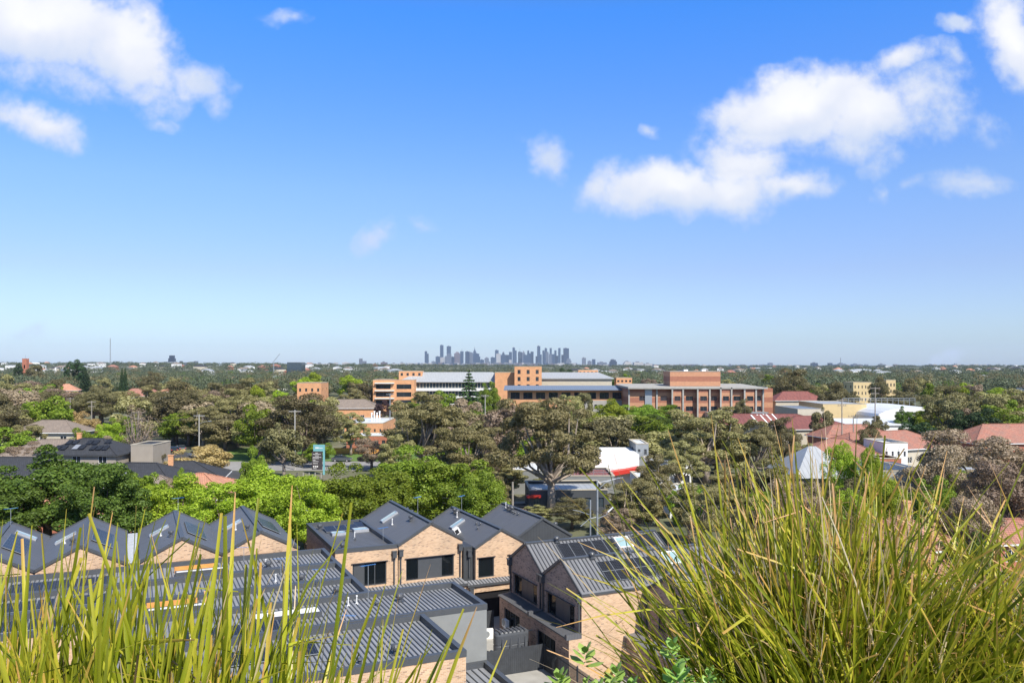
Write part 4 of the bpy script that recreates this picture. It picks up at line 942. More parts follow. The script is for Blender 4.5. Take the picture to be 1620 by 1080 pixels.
m = MB(); m.tube([(0,0,8.0), (1.0,0,8.9), (2.3,0,9.3)], .05, 6); m.tube([(0,0,8.8), (1.2,0,9.05), (2.3,0,9.3)], .04, 6); m.build('arm', 'galv', t); m = MB(); m.hexa([(2.2,-.12,9.24), (2.9,-.1,9.34), (2.9,.1,9.34), (2.2,.12,9.24), (2.2,-.12,9.36), (2.9,-.1,9.42), (2.9,.1,9.42), (2.2,.12,9.36)]); m.build('lamp_head', 'galv', t)
m = MB(); m.tube([(0,0,5.0), (-.9,0,4.8), (-1.9,-.1,4.0)], .04, 6); m.tube([(0,0,4.8), (1.0,0,5.2), (1.3,0,5.7)], .04, 6); m.build('lower_arm', 'galv', t); m = MB(); m.hexa([(1.2,-.12,5.5), (1.8,-.12,6.0), (1.8,.12,6.0), (1.2,.12,5.5), (1.15,-.12,5.6), (1.75,-.12,6.12), (1.75,.12,6.12), (1.15,.12,5.6)]); m.build('lamp_head', 'white_paint', t)
t = thing('street_light', 'shorter steel pole with a crossbar left of the tall street light', 'street light', at(934, 89), 0); m = MB(); m.tube([(0,0,0), (0,0,7.4)], [.1,.08], 8); m.build('pole', 'galv', t); m = MB(); m.tube([(-.1,0,5.8), (-1.3,0,6.2), (-1.9,0,6.3)], .035, 5); m.build('arm', 'galv', t)
def wire(p0, p1, sag, label, n=8):
    p0, p1 = Vector(p0), Vector(p1); t = thing('overhead_wire', label, 'wire', p0, 0, 'overhead wires'); m = MB()
    m.tube([(p1-p0)*(i/n)-Vector((0,0,sag*4*(i/n)*(1-i/n))) for i in range(n+1)], .022, 4); m.build('cable', 'wire', t)
k = 0
for (xa, Ya, za, xb, Yb, zb, lb) in ((700, 98, 6.2, 934, 89, 6.8, 'passing the shade side of the big gum trunk'), (700, 99, 5.4, 945, 92, 5.4, 'below the upper pair left of the street light'), (945, 92, 8.4, 1180, 84, 7.4, 'running right from the tall street light'), (945, 92, 5.6, 1150, 78, 4.6, 'lower one running right from the street light'), (934, 89, 5.0, 1110, 76, 3.8, 'lowest one behind the solar roofs'), (934, 89, 6.4, 1120, 80, 5.6, 'middle one behind the solar roofs')):
    wire(at(xa, Ya, za), at(xb, Yb, zb), .5, 'thin dark overhead wire '+lb)
for (xa, Ya, za, xb, Yb, zb, lb) in ((219, 175, 11.6, 315, 180, 10.6, 'from the bare gum to the autumn tree pole'), (315, 180, 10.6, 466.5, 172, 12.0, 'between the autumn tree pole and the sign pole'), (960, 170, 9.0, 1060, 182, 11.5, 'strung high above the red fascia shop'), (40, 262, 13, 111, 262, 11, 'between the two far left poles')):
    wire(at(xa, Ya, za), at(xb, Yb, zb), 1.0, 'thin overhead wire '+lb)

def make_car(label, px, Y, rz, body, proto=None):
    t = thing('parked_car', label, 'car', at(px, Y, .02), R(rz), 'parked cars')
    # side profile lofted over the width with tumblehome
    low = [(-2.2,.35), (-2.25,.75), (-2.1,.95), (-1.5,1.0), (1.0,1.0), (1.9,.85), (2.2,.7), (2.25,.35)]
    m = MB(); hw = .88
    L_ = [Vector((x, -hw, z)) for x, z in low]; R_ = [Vector((x, hw, z)) for x, z in low]
    Li = [Vector((x*.985, -hw+.06, z+.02)) for x, z in low]
    m.poly(L_); m.poly(R_[::-1])
    for i in range(len(low)):
        j = (i+1) % len(low); m.poly([L_[i], R_[i], R_[j], L_[j]])
    m.build('body', body, t)
    cab = [(-1.85,.98), (-1.35,1.42), (-.9,1.5), (.05,1.48), (.45,1.35), (1.05,.98)]
    m = MB(); k = len(cab); cw = [.84,.70,.66,.66,.70,.84]
    L_ = [Vector((x, -q, z)) for (x, z), q in zip(cab, cw)]; R_ = [Vector((x, q, z)) for (x, z), q in zip(cab, cw)]
    m.poly(L_, 1); m.poly(R_[::-1], 1)
    for i in range(k-1): m.poly([L_[i], R_[i], R_[i+1], L_[i+1]], 0 if i in (1, 2) else 1)
    m.build('cabin', [body, 'glass_opaque'], t)
    for x in (-1.35, 1.4):
        for s_ in (-1, 1):
            m = MB(); m.tube([(x, s_*.70, .33), (x, s_*.9, .33)], .33, 14); w_ = m.build('wheel', 'rubber', t); m = MB(); m.tube([(x, s_*.9, .33), (x, s_*.915, .33)], .2, 10); m.build('rim', 'pale_metal', w_)
    for s_ in (-1, 1):
        m = MB(); m.box(2.16, s_*.62-.16, .62, 2.245, s_*.62+.16, .76); m.build('headlight', 'pale_metal', t)
        m = MB(); m.box(-2.262, s_*.66-.12, .7, -2.19, s_*.66+.12, .88); m.build('tail_light', 'red_paint', t)
    return t
make_car('dark grey hatchback parked on the grass right of the sign', 541, 187, -6, 'car_grey')
for px, Y, rz, c, lb in ((262, 216, 124, 'car_blue', 'dark blue car parked first in the line on the side street'), (273, 207, 124, 'car_black', 'black car parked behind the dark blue one'), (286, 211, 124, 'car_grey', 'grey car parked across the side street'), (308, 196, 130, 'car_white', 'white car parked beside the autumn tree'), (342, 178, 130, 'car_blue', 'dark car half hidden under the autumn tree'), (133, 250, 10, 'car_black', 'dark car in the far car park behind the autumn tree, leftmost'), (141, 252, 12, 'car_silver', 'silver car in the far car park, middle one'), (150, 251, 9, 'car_white', 'white car in the far car park, rightmost')):
    make_car(lb, px, Y, rz, c)
t = thing('pylon_sign', 'tall teal street sign with a dark panel of white lines', 'sign', at(503.5, 165), R(-6)); m = MB(); m.box(1.0,-.12,0,1.35,.12,6.0); m.box(-1.0,-.12,4.7,1.0,.12,6.0); m.build('frame', 'teal_paint', t)
m = MB(); m.box(-1.25,-.2,1.0,.85,-.02,4.65); m.build('panel', 'sign_dark', t)
m = MB(); m.box(-.6,-.135,5.25,.15,-.122,5.5); m.box(.2,-.135,5.28,.95,-.122,5.4)
for z, a, c in ((4.3,-.5,0), (4.05,-1.05,.6), (3.75,-.6,.2), (3.45,-1.05,.7), (3.2,-1.1,.2), (2.85,-1.05,-.5), (2.6,-1.05,.1), (2.2,-1.0,.0), (1.2,-1.0,-.3)):
    x = a
    while x < c: m.box(x,-.212,z,min(c, x+.16),-.203,z+.1); x += .2
for x in (-1.0,-.6,-.25): m.box(x,-.212,1.5,x+.26,-.203,1.8)
m.build('lettering', 'white_paint', t)
for i in range(5):
    fx = at(470+i*9.5, 160); t = thing('bollard', 'small pale bollard near the street sign, %s from the left' % ORD[i+1], 'bollard', fx, 0, 'bollards by the street sign'); m = MB(); m.tube([(0,0,0), (0,0,1.0), (0,0,1.05)], [.09,.09,.05], 8); m.build('post', 'concrete', t)
t = thing('garden_fence', 'low orange brown paling fence behind the dark hatchback', 'fence', at(528, 203)); m = MB(); [m.box(i*.3,0,0,i*.3+.27,.04,1.5) for i in range(50)]; m.build('palings', 'orange_timber', t)
# ------------------------------------------------------------------ trees
rng = np.random.default_rng(11)
def unit(v): return v/np.maximum(np.linalg.norm(v, axis=-1, keepdims=True), 1e-9)
def leaves_at(pos, nrm, size, elong=.55, jit=.8, rg=None):
    """one small pointed leaf clump face per position"""
    rg = rg or rng; n = len(pos)
    nn = unit(nrm+rg.normal(0, jit, (n, 3))); r = unit(np.cross(nn, rg.normal(0, 1, (n, 3)))); s = np.cross(nn, r)
    sz = (size*rg.uniform(.6, 1.35, n))[:, None]
    a = pos-r*sz; c = pos+r*sz; b_ = pos-s*sz*elong+nn*sz*.25; d = pos+s*sz*elong+nn*sz*.1
    v = np.stack([a, b_, c, d], 1).reshape(-1, 3); f = np.arange(n*4).reshape(-1, 4)
    return v, f
def crown_points(rg, Rr, zc, hz, ncl, rc, nleaf, lumps=.8, shell=2.6, squash=.75, low=-.75):
    u = unit(rg.normal(0, 1, (ncl*4, 3))); u = u[u[:, 2] > low][:ncl]
    rad = rg.uniform(.25, 1, len(u))**(1/shell)
    lump = 1+.16*np.sin(u[:, 0]*3+rg.uniform(0, 6))+.14*np.sin(np.arctan2(u[:, 1], u[:, 0])*3+rg.uniform(0, 6))
    cc = u*(rad*lump)[:, None]*np.array([Rr-rc*.6, Rr-rc*.6, hz-rc*.5])+np.array([0, 0, zc])
    cr = rc*rg.uniform(.55, 1.3, len(cc))
    p = cr**2; idx = rg.choice(len(cc), nleaf, p=p/p.sum())
    d = unit(rg.normal(0, 1, (nleaf, 3))+np.array([0, 0, .25])+u[idx]*.35)
    rr = cr[idx]*rg.uniform(.35, 1.08, nleaf)**.5
    pos = cc[idx]+d*rr[:, None]*np.array([1, 1, squash])
    return cc, cr, pos, d
def limb_mesh(rg, cc, H0, trunk_r, nb, fork=.35, lean=0):
    m = MB(); top = np.array([lean, 0, H0*fork])
    m.tube([(0,0,-.2), (lean*.4, 0, H0*fork*.5), tuple(top)], [trunk_r*1.25, trunk_r*.95, trunk_r*.8], 8)
    order = rg.permutation(len(cc))[:nb]
    for i in order:
        c = cc[i]; h = top+np.array([rg.normal(0, .12), rg.normal(0, .12), rg.uniform(-.15, .05)*H0*fork]); mid = h*.5+c*.5+np.array([rg.normal(0, .3), rg.normal(0, .3), -.05*H0+rg.normal(0, .3)])
        m.tube([tuple(h), tuple(h*.7+mid*.3), tuple(mid), tuple(mid*.35+c*.65), tuple(c)], [trunk_r*.55, trunk_r*.42, trunk_r*.28, trunk_r*.16, trunk_r*.06], 5, cap=False)
    return m
PROTO = {}
def make_proto(kind, k, leafm, barkm, **kw):
    """nominal tree: height 10, crown radius 4"""
    rg = np.random.default_rng(100+k*17+sum(map(ord, kind)))
    cc, cr, pos, d = crown_points(rg, 4.0, kw.get('zc', 6.2), kw.get('hz', 3.8), kw['ncl'], kw['rc'], kw['n'], squash=kw.get('squash', .75), shell=kw.get('shell', 2.6), low=kw.get('low', -.75))
    v, f = leaves_at(pos, d, kw['leaf'], jit=kw.get('jit', .5), elong=kw.get('elong', .55), rg=rg)
    t = bpy.data.objects.new('tree', None); col.objects.link(t)
    np_mesh('crown', v, f, leafm, t)
    limb_mesh(rg, cc, 10, kw.get('tr', .28), kw.get('nb', 12), kw.get('fork', .32)).build('trunk', barkm, t, smooth=True)
    PROTO.setdefault(kind, []).append([t, False])
def make_pine(kind, k, leafm, tiers=17, n=9000, leaf=.2, Rr=4.0, drop=.25, up=0.0):
    rg = np.random.default_rng(5+k); ps = []; ns = []; m = MB(); m.tube([(0,0,-.2), (0,0,6), (0,0,9.9)], [.3,.18,.03], 7)
    for i in range(tiers):
        t_ = (i+.3)/tiers; z = 1.2+8.6*t_; rad = Rr*(1-t_)**.85*(1+.08*rg.normal()); nb = 8 if t_ < .8 else 5
        for j in range(nb):
            a = 2*math.pi*(j+rg.uniform(-.25, .25))/nb+i*.6; q = max(8, int(n/tiers/nb*(1-t_)*2)); s = rg.uniform(.12, 1, q)**.8
            w = .16*(1-s*.5)*rad*.8; off = rg.normal(0, 1, q)*w*.5
            ca, sa = math.cos(a), math.sin(a)
            ps.append(np.stack([ca*s*rad-sa*off, sa*s*rad+ca*off, z-drop*s*rad*.5+up*s*s*rad+rg.normal(0, .05, q)], 1)); ns.append(np.tile([ca*.3, sa*.3, 1.0], (q, 1)))
            m.tube([(0,0,z), (ca*rad*.9, sa*rad*.9, z-drop*rad*.45+up*rad*.8)], [.05, .015], 4, cap=False)
    v, f = leaves_at(np.concatenate(ps), np.concatenate(ns), leaf, jit=.5, rg=rg)
    t = bpy.data.objects.new('tree', None); col.objects.link(t); np_mesh('crown', v, f, leafm, t); m.build('trunk', 'bark', t); PROTO.setdefault(kind, []).append([t, False])
for k in range(2):
    make_proto('lime', k, 'leaf_lime', 'bark', ncl=80, rc=.95, n=22000, leaf=.125, zc=5.6, hz=4.3, nb=10)
    make_proto('green', k, 'leaf_green', 'bark', ncl=80, rc=.95, n=22000, leaf=.125, zc=5.6, hz=4.3, nb=10)
    make_proto('deep', k, 'leaf_deep', 'bark', ncl=85, rc=.85, n=24000, leaf=.125, zc=5.7, hz=4.2, nb=12)
    make_proto('gum', k, 'leaf_gum', 'bark_pale', ncl=60, rc=.80, n=26000, leaf=.115, zc=5.7, hz=4.2, nb=26, fork=.28, tr=.3, squash=.6, elong=.4, shell=1.9, low=-.6)
    make_proto('gumdark', k, 'leaf_gum_dark', 'bark', ncl=60, rc=1.0, n=22000, leaf=.12, zc=5.5, hz=4.4, nb=16, squash=.7, elong=.45)
    make_proto('bronze', k, 'leaf_bronze', 'bark', ncl=60, rc=.9, n=22000, leaf=.115, zc=5.5, hz=4.4, nb=18, elong=.5)
for kind, lm in (('mgum', 'leaf_gum'), ('mgumdark', 'leaf_gum_dark'), ('mgreen', 'leaf_green'), ('mbronze', 'leaf_bronze'), ('mlime', 'leaf_lime')):
    for k in range(2):
        make_proto(kind, k, lm, 'bark_pale' if 'gum' in kind else 'bark', ncl=38, rc=1.15, n=6500, leaf=.21, nb=9, zc=5.4, hz=4.5)
make_proto('dark', 0, 'leaf_dark', 'bark', ncl=60, rc=.9, n=12000, leaf=.15, zc=5.2, hz=4.7, nb=5)
make_proto('autumn', 0, 'leaf_autumn', 'bark', ncl=46, rc=.95, n=9000, leaf=.15, zc=6.0, hz=3.6, nb=14)
make_proto('purple', 0, 'leaf_purple', 'bark', ncl=40, rc=1.0, n=7000, leaf=.17, zc=5.6, hz=4.2, nb=8)
make_proto('bare', 0, 'leaf_bronze', 'bark_pale', ncl=50, rc=.7, n=1500, leaf=.13, zc=6.2, hz=3.6, nb=46, fork=.35, tr=.3)
make_proto('cone', 0, 'leaf_lime', 'bark', ncl=110, rc=1.0, n=26000, leaf=.12, zc=5.2, hz=4.7, nb=6)
make_pine('pine', 0, 'leaf_pine', n=9000, leaf=.22)
make_pine('cypress', 1, 'leaf_dark', tiers=22, n=12000, leaf=.2, drop=-.5)
KW = {'lime': 'bright lime green broadleaf tree', 'green': 'fresh green broadleaf tree', 'deep': 'dense deep green broadleaf tree', 'gum': 'olive gum tree', 'gumdark': 'dark olive gum tree', 'bronze': 'brown grey leaved tree', 'mgum': 'olive gum tree', 'mgumdark': 'dark olive tree', 'mgreen': 'mid green tree', 'mbronze': 'brownish tree', 'mlime': 'yellow green tree', 'dark': 'very dark round tree', 'autumn': 'orange tinted sparse tree', 'purple': 'dark purple leaved tree', 'bare': 'nearly bare white limbed gum', 'cone': 'bright green upright tree', 'pine': 'tall layered conifer', 'cypress': 'narrow dark conifer'}
PLACED = []
def put_tree(kind, px, ytop, Z, wpx, label=None, group=None, rot=None):
    zt = zat(ytop, Z); x = at(px, Z).x; g0 = terrain_h(x, Z); hgt = max(2.5, zt-g0); rad = wpx/F*Z/2
    pr = PROTO[kind]; e = pr[len(PLACED) % len(pr)]
    sc_ = (rad/4.0, rad/4.0, hgt/10.0); rot = random.uniform(0, 6.28) if rot is None else rot
    if not e[1]: o = e[0]; e[1] = True; o.location = (x, Z, g0); o.rotation_euler.z = rot; o.scale = sc_
    else: o = dup(e[0], (x, Z, g0), rot, None, sc_)
    o.name = {'pine': 'pine_tree', 'cypress': 'cypress_tree', 'gum': 'gum_tree', 'mgum': 'gum_tree', 'gumdark': 'gum_tree', 'bare': 'gum_tree'}.get(kind, 'broadleaf_tree')
    o['category'] = 'tree'; o['group'] = group or 'trees around the townhouses and hospital'
    if label: o['label'] = label
    PLACED.append((o, kind, px, ytop, Z, wpx, label))
    return o
T_ = [ # kind, px, ytop, Z, width px, label
 ('deep',75,712,93,215,'broad deep green tree with dark foliage in front of the solar roofed tan building'),('deep',165,735,88,150,'deep green tree just above the two left brick gables'),('deep',5,742,90,150,'deep green tree cut by the left edge of the photo'),
 ('green',228,737,100,72,'pale green young tree below the satellite dish roof'),('lime',290,756,96,140,'lime green tree above the right gable of the left row'),('lime',352,760,92,130,'lime green tree between two gables, second of the lime row'),('lime',418,742,94,150,'brightest lime green tree of the row behind the flat roof'),('lime',485,756,90,120,'lime green tree directly behind the flat roofed townhouse'),
 ('green',545,740,96,140,'fresh green tree behind the skylights of the flat roof'),('green',600,735,100,130,'fresh green tree left of the tallest gable ridge'),('green',650,712,106,150,'tall fresh green tree rising behind the first gable'),('green',715,716,104,150,'broad fresh green tree between the first two gable ridges'),('green',762,752,97,100,'small fresh green tree behind the second gable ridge'),('gum',778,745,112,70,'thin olive gum left of the big gum trunk'),
 ('green',402,712,112,58,'round green tree beside the pale terracotta roof'),('bronze',263,752,108,50,'grey green shrub like tree between lime tree and terracotta roof'),('green',285,745,112,36,'small pale green tree in front of the terracotta roof'),
 ('gum',872,611,120,178,'biggest gum tree with thick trunk and wide olive crown in the centre'),('gum',668,626,160,150,'wide olive gum in front of the hospital corner block'),('gum',742,662,138,120,'olive gum with white limbs left of the biggest gum'),('gum',800,636,175,80,'olive gum behind the left side of the biggest gum'),
 ('gumdark',482,628,185,140,'large dark gum spreading over the street sign'),('gumdark',420,655,195,90,'dark gum left of the one over the street sign'),('bronze',588,690,172,66,'bronze brown bushy tree right of the parked hatchback'),('gum',628,690,150,70,'low olive gum beside the bronze brown bushy tree'),('green',505,697,176,46,'dark green small tree behind the sign'),('gum',555,655,200,60,'thin gum before the white roofed hall'),
 ('gum',1118,637,152,160,'rounded olive gum in front of the banded brick building'),('gum',1075,700,140,80,'low ragged gum left of the tall right hand grass tips'),('gum',1008,748,104,118,'small gum right of the tall street light'),('gum',1195,668,150,90,'gum behind the tips of the right hand grass'),('gumdark',905,788,110,70,'low dark bushy tree right of the big gum trunk'),('gum',850,800,112,60,'low bushy gum left of the big gum trunk base'),('bronze',975,800,98,60,'small brown bushy tree below the street light arms'),('gum',1040,722,112,84,'ragged gum between the small street light gum and the white shops'),('gum',1110,752,96,110,'low gum in front of the white shops'),('gum',1218,730,112,110,'gum left of the pyramid metal roof'),('bronze',1262,748,100,90,'brown grey tree under the pyramid roof'),('green',1480,760,92,90,'green bush like tree between brown trees at the right'),('bronze',1530,770,88,120,'brown bushy tree low at the right'),('gumdark',1210,800,88,120,'dark bushy tree behind the middle of the right grass'),('green',1300,800,84,110,'green bushy tree behind the right grass'),('deep',1530,840,76,90,'deep green bush behind the right edge grass'),('gum',1160,735,118,110,'gum half covered by the right hand grass'),
 ('lime',965,634,235,66,'bright green tree below the long low clinic'),('green',1012,636,240,76,'mid green tree left of the banded brick fins'),('mgum',985,655,205,110,'olive trees below the bright green one'),('deep',1038,655,222,60,'deep green tree just left of the rounded olive gum'),('gumdark',1175,628,270,34,'small golden brown tree against the banded building'),('mgumdark',925,618,310,30,'dark green small tree against the clinic wall'),('mgumdark',985,658,290,60,'low dark shrub at the clinic wall'),
 ('pine',742,582,300,62,'tall layered norfolk style pine in front of the pale hospital roof'),('green',775,607,310,40,'green tree right of the layered pine'),('mgreen',700,613,300,44,'light green tree left of the layered pine'),('mgumdark',848,628,300,50,'dark tree at the left end of the clinic wall'),('mgum',905,622,300,46,'olive tree against the clinic wall'),('mgreen',1050,640,285,60,'mid green tree at the foot of the banded fins'),('mgum',1150,640,280,64,'olive tree at the right end of the banded building'),('green',655,632,290,40,'green tree at the foot of the hospital corner block'),('purple',607,632,300,34,'dark purple tree before the orange hospital corner block'),
 ('gumdark',15,645,200,110,'dark gum at the left edge above the charcoal roof'),('gum',42,665,185,70,'reddish gum left of the pink tiled house'),('bronze',40,700,165,70,'brown tree left of the brown tiled roof'),('gumdark',75,622,250,44,'upright dark green tree among poles at left'),('mgreen',65,628,262,44,'dense green tree beside the power pole at left'),('mgreen',98,648,235,56,'yellow green tree in front of the far car park'),('autumn',120,645,225,46,'orange tree left of the far car park'),('autumn',140,658,215,56,'pale orange tree in front of the far car park'),
 ('bare',216,640,172,62,'nearly bare white limbed gum with a pole rising through it'),('gumdark',275,606,250,96,'tall dark gum left of the autumn tree, near the road'),('gum',238,612,262,80,'broad olive gum behind the bare white one'),('gum',322,635,215,80,'olive gum behind the autumn tree'),('gum',368,618,230,110,'wide olive gum right of the autumn tree'),('autumn',322,699,150,100,'wide orange brown tree over the parked cars'),('gumdark',248,700,160,32,'small dark tree at the end of the tan block'),
 ('lime',168,668,182,46,'lime green tree behind the solar roofed building'),('green',195,662,190,60,'green tree right behind the solar roofed building'),('mgreen',130,672,180,40,'grey green tree right of the cream house'),('bronze',178,690,165,40,'low brown green shrub behind the solar panels'),('gum',160,612,300,110,'pale olive gum mass in the left middle distance'),('bronze',102,615,310,90,'brown grey tree in the left middle distance'),('gum',45,600,340,80,'olive gum mass near the far left poles'),('gumdark',148,608,290,70,'darker gum behind the far car park'),
 ('gum',425,622,260,90,'olive gum left of the large dark gum'),('gum',395,600,350,70,'gum left of the small brick office'),('bronze',350,612,310,80,'brown grey gum beyond the autumn tree'),('gum',560,617,340,50,'reddish gum in front of the brown tiled hall'),('mlime',478,595,460,40,'pale lime tree behind the small brick office'),('mlime',495,588,520,40,'lime tree left of the hospital, left of a pair'),('mlime',555,592,500,40,'lime tree left of the hospital, right of a pair'),('mgumdark',585,600,420,40,'dark tree touching the hospital corner block'),
 ('dark',1540,641,205,72,'very dark dome shaped cypress like tree on the right'),('dark',1452,664,215,56,'dark round tree in front of the terracotta ward'),('lime',1478,640,240,70,'light green tree right of the curved warehouse'),('deep',1432,644,245,36,'golden green round tree beside the curved warehouse'),('gumdark',1375,669,172,46,'dark grey green tree in front of the terracotta roofs'),('gumdark',1390,655,232,30,'small dark tree left of the golden green round one'),
 ('cone',1333,694,118,56,'upright bright green tree with pale top behind the right grass, left one'),('cone',1378,698,114,34,'narrow upright green tree, right one behind the right grass'),('cone',1400,745,100,80,'green bushy tree at the foot of the narrow upright one'),('cone',1345,770,96,70,'green bush like tree low behind the right grass'),
 ('bronze',1555,672,120,190,'wide brown grey tree at the right edge'),('bronze',1490,705,108,110,'brown grey tree left of the wide one at the right edge'),('bronze',1600,715,98,140,'brown grey tree lowest at the right edge'),('gumdark',1240,655,170,56,'dark tree beside the pyramid metal roof'),('gum',1268,690,140,50,'grey green tree below the pyramid roof'),('mgumdark',1298,640,215,40,'tree in front of the red roofs'),
 ('gumdark',1250,586,350,72,'large dark tree right of the banded brick building'),('gumdark',1330,602,320,56,'dark tree in front of the yellow apartment block'),('gumdark',1390,598,420,32,'dark tree splitting the yellow apartment block'),('gumdark',1418,615,330,70,'dark tree mass right of the yellow apartment block'),('gumdark',1500,612,300,80,'dark olive tree behind the light green one'),('dark',1525,617,320,30,'dark leaning tree right of centre distance'),('mgum',1600,612,330,60,'olive tree behind the right terracotta roof'),('mlime',1535,605,480,36,'pale green tree in the right distance'),('mlime',1585,612,430,50,'golden green tree in the right distance'),
 ('dark',120,566,640,34,'tall dark conifer like tree standing above the left horizon'),('cypress',135,580,560,22,'narrow dark tree right of the tall one above the left horizon'),('dark',30,572,760,16,'dark tree left of the brick church tower'),('mgumdark',55,575,780,30,'dark trees right of the church tower'),('cypress',193,580,520,12,'narrow cypress pair at left distance, left one'),('cypress',198,579,520,12,'narrow cypress pair at left distance, right one'),('gumdark',237,585,520,36,'dark tree above the red tiled house with white gable'),('dark',898,580,600,34,'dark tree on the skyline right of the brick tower'),
]
for a in T_: put_tree(*a)
# ---- filler trees, kept off buildings, streets and the things that must stay in view
KEEP = [(1495,630,1585,690,206), (1420,636,1525,692,216), (1425,640,1445,670,246), (255,700,350,730,200), (590,598,660,648,410), (660,584,810,632,410), (810,575,975,606,430), (805,598,1005,640,345), (990,586,1232,655,320), (470,600,512,627,405), (545,655,612,700,260), (495,708,520,772,190), (524,715,640,772,200), (905,708,1030,775,165), (1205,645,1320,680,250), (1260,633,1440,672,290), (1280,660,1440,705,185), (1240,695,1470,745,150), (1345,598,1420,624,470), (50,665,125,705,205), (100,690,245,755,165), (180,722,395,790,145), (120,655,160,672,262), (210,600,258,622,470), (245,698,372,728,190), (835,735,905,800,130), (800,690,870,790,118), (36,566,45,590,900), (451,570,480,592,1300), (265,562,275,582,5000)]
FOOT = []
bpy.context.view_layer.update()
for o in list(col.objects):
    if o.type == 'MESH' and o.name.split('.')[0] in ('wall', 'shell', 'roof', 'body', 'side_wing'):
        c = [o.matrix_world @ Vector(q) for q in o.bound_box]; FOOT.append((min(q.x for q in c)-2, max(q.x for q in c)+2, min(q.y for q in c)-2, max(q.y for q in c)+2))
def on_street(x, y):
    ca, sa = math.cos(R(34)), math.sin(R(34)); u, v = x+40, y-136; s1 = abs(ca*u+sa*v) < 6.5 and 0 < (-sa*u+ca*v) < 170
    p = PHI*.55; d = -math.sin(p)*x+math.cos(p)*(y-118); return s1 or -1.5 < d < 13
def ok(px, ytop, Z, wpx):
    x = (px-810)/F*Z
    if any(a < x < b_ and c < Z < d for a, b_, c, d in FOOT): return False
    if on_street(x, Z): return False
    for x0, y0, x1, y1, zb in KEEP:
        if Z < zb and px+wpx*.5 > x0 and px-wpx*.5 < x1 and ytop < y1 and HZ+H/Z*F > y0: return False
    return all((px-q[2])**2*(Z/F)**2+(Z-q[4])**2 > 14 for q in PLACED)
def fill(n, z0, z1, kinds, h0, h1, w0, w1, px0=-20, px1=1640, group='trees of the middle distance', cap=0):
    k = tries = 0
    while k < n and tries < n*60:
        tries += 1; Z = 1/random.uniform(1/z1, 1/z0); px = random.uniform(px0, px1); hh = random.uniform(h0, h1); w_ = random.uniform(w0, w1)/Z*F; yt = HZ+(H-hh-terrain_h(at(px, Z).x, Z))/Z*F
        if yt < 585+cap or not ok(px, yt, Z, w_): continue
        kd = random.choice(kinds)
        put_tree(kd, px, yt, Z, w_, None, group); k += 1
    return k
fill(30, 100, 150, ['gumdark', 'bronze', 'gum', 'green'], 4, 9, 5, 9, 420, 1640, 'trees around the streets')
fill(90, 150, 260, ['mgum', 'mgumdark', 'mgum', 'mbronze', 'mgreen'], 8, 15, 9, 14, group='trees around the streets')
fill(110, 250, 620, ['mgum', 'mgumdark', 'mgum', 'mbronze', 'mgreen', 'mgumdark', 'mlime'], 8, 16, 9, 15)
for kind, lst in PROTO.items():
    for e in lst:
        if not e[1]:
            for c in list(e[0].children): bpy.data.objects.remove(c)
            bpy.data.objects.remove(e[0])
# labels for the filler trees: kind, distance band, landmark zone and order inside it
ZN = [(-200, 120, 'at the far left'), (120, 300, 'under the left lattice mast'), (300, 460, 'below the dark glass office'), (460, 640, 'left of the orange hospital block'), (640, 830, 'below the left half of the city skyline'), (830, 1000, 'below the right half of the city skyline'), (1000, 1230, 'around the banded brick building'), (1230, 1420, 'left of the yellow apartments'), (1420, 1900, 'right of the yellow apartments')]
BD = [(0, 160, 'close'), (160, 230, 'nearer'), (230, 330, 'middle distance'), (330, 430, 'farther'), (430, 520, 'far'), (520, 2000, 'farthest')]
bins = {}
for r_ in PLACED:
    if r_[6]: continue
    z = next(i for i, q in enumerate(ZN) if r_[2] < q[1]); b_ = next(i for i, q in enumerate(BD) if r_[4] < q[1]); bins.setdefault((z, b_, KW[r_[1]]), []).append(r_)
for (z, b_, kw), rs in bins.items():
    rs.sort(key=lambda q: q[2])
    for i, r_ in enumerate(rs):
        pos = '' if len(rs) == 1 else (', leftmost' if i == 0 else ', rightmost' if i == len(rs)-1 else ', %s from left' % ORD[i+1])
        zz = ZN[z][2]
        r_[0]['label'] = '%s %s %s%s' % (BD[b_][2], kw, zz, pos)
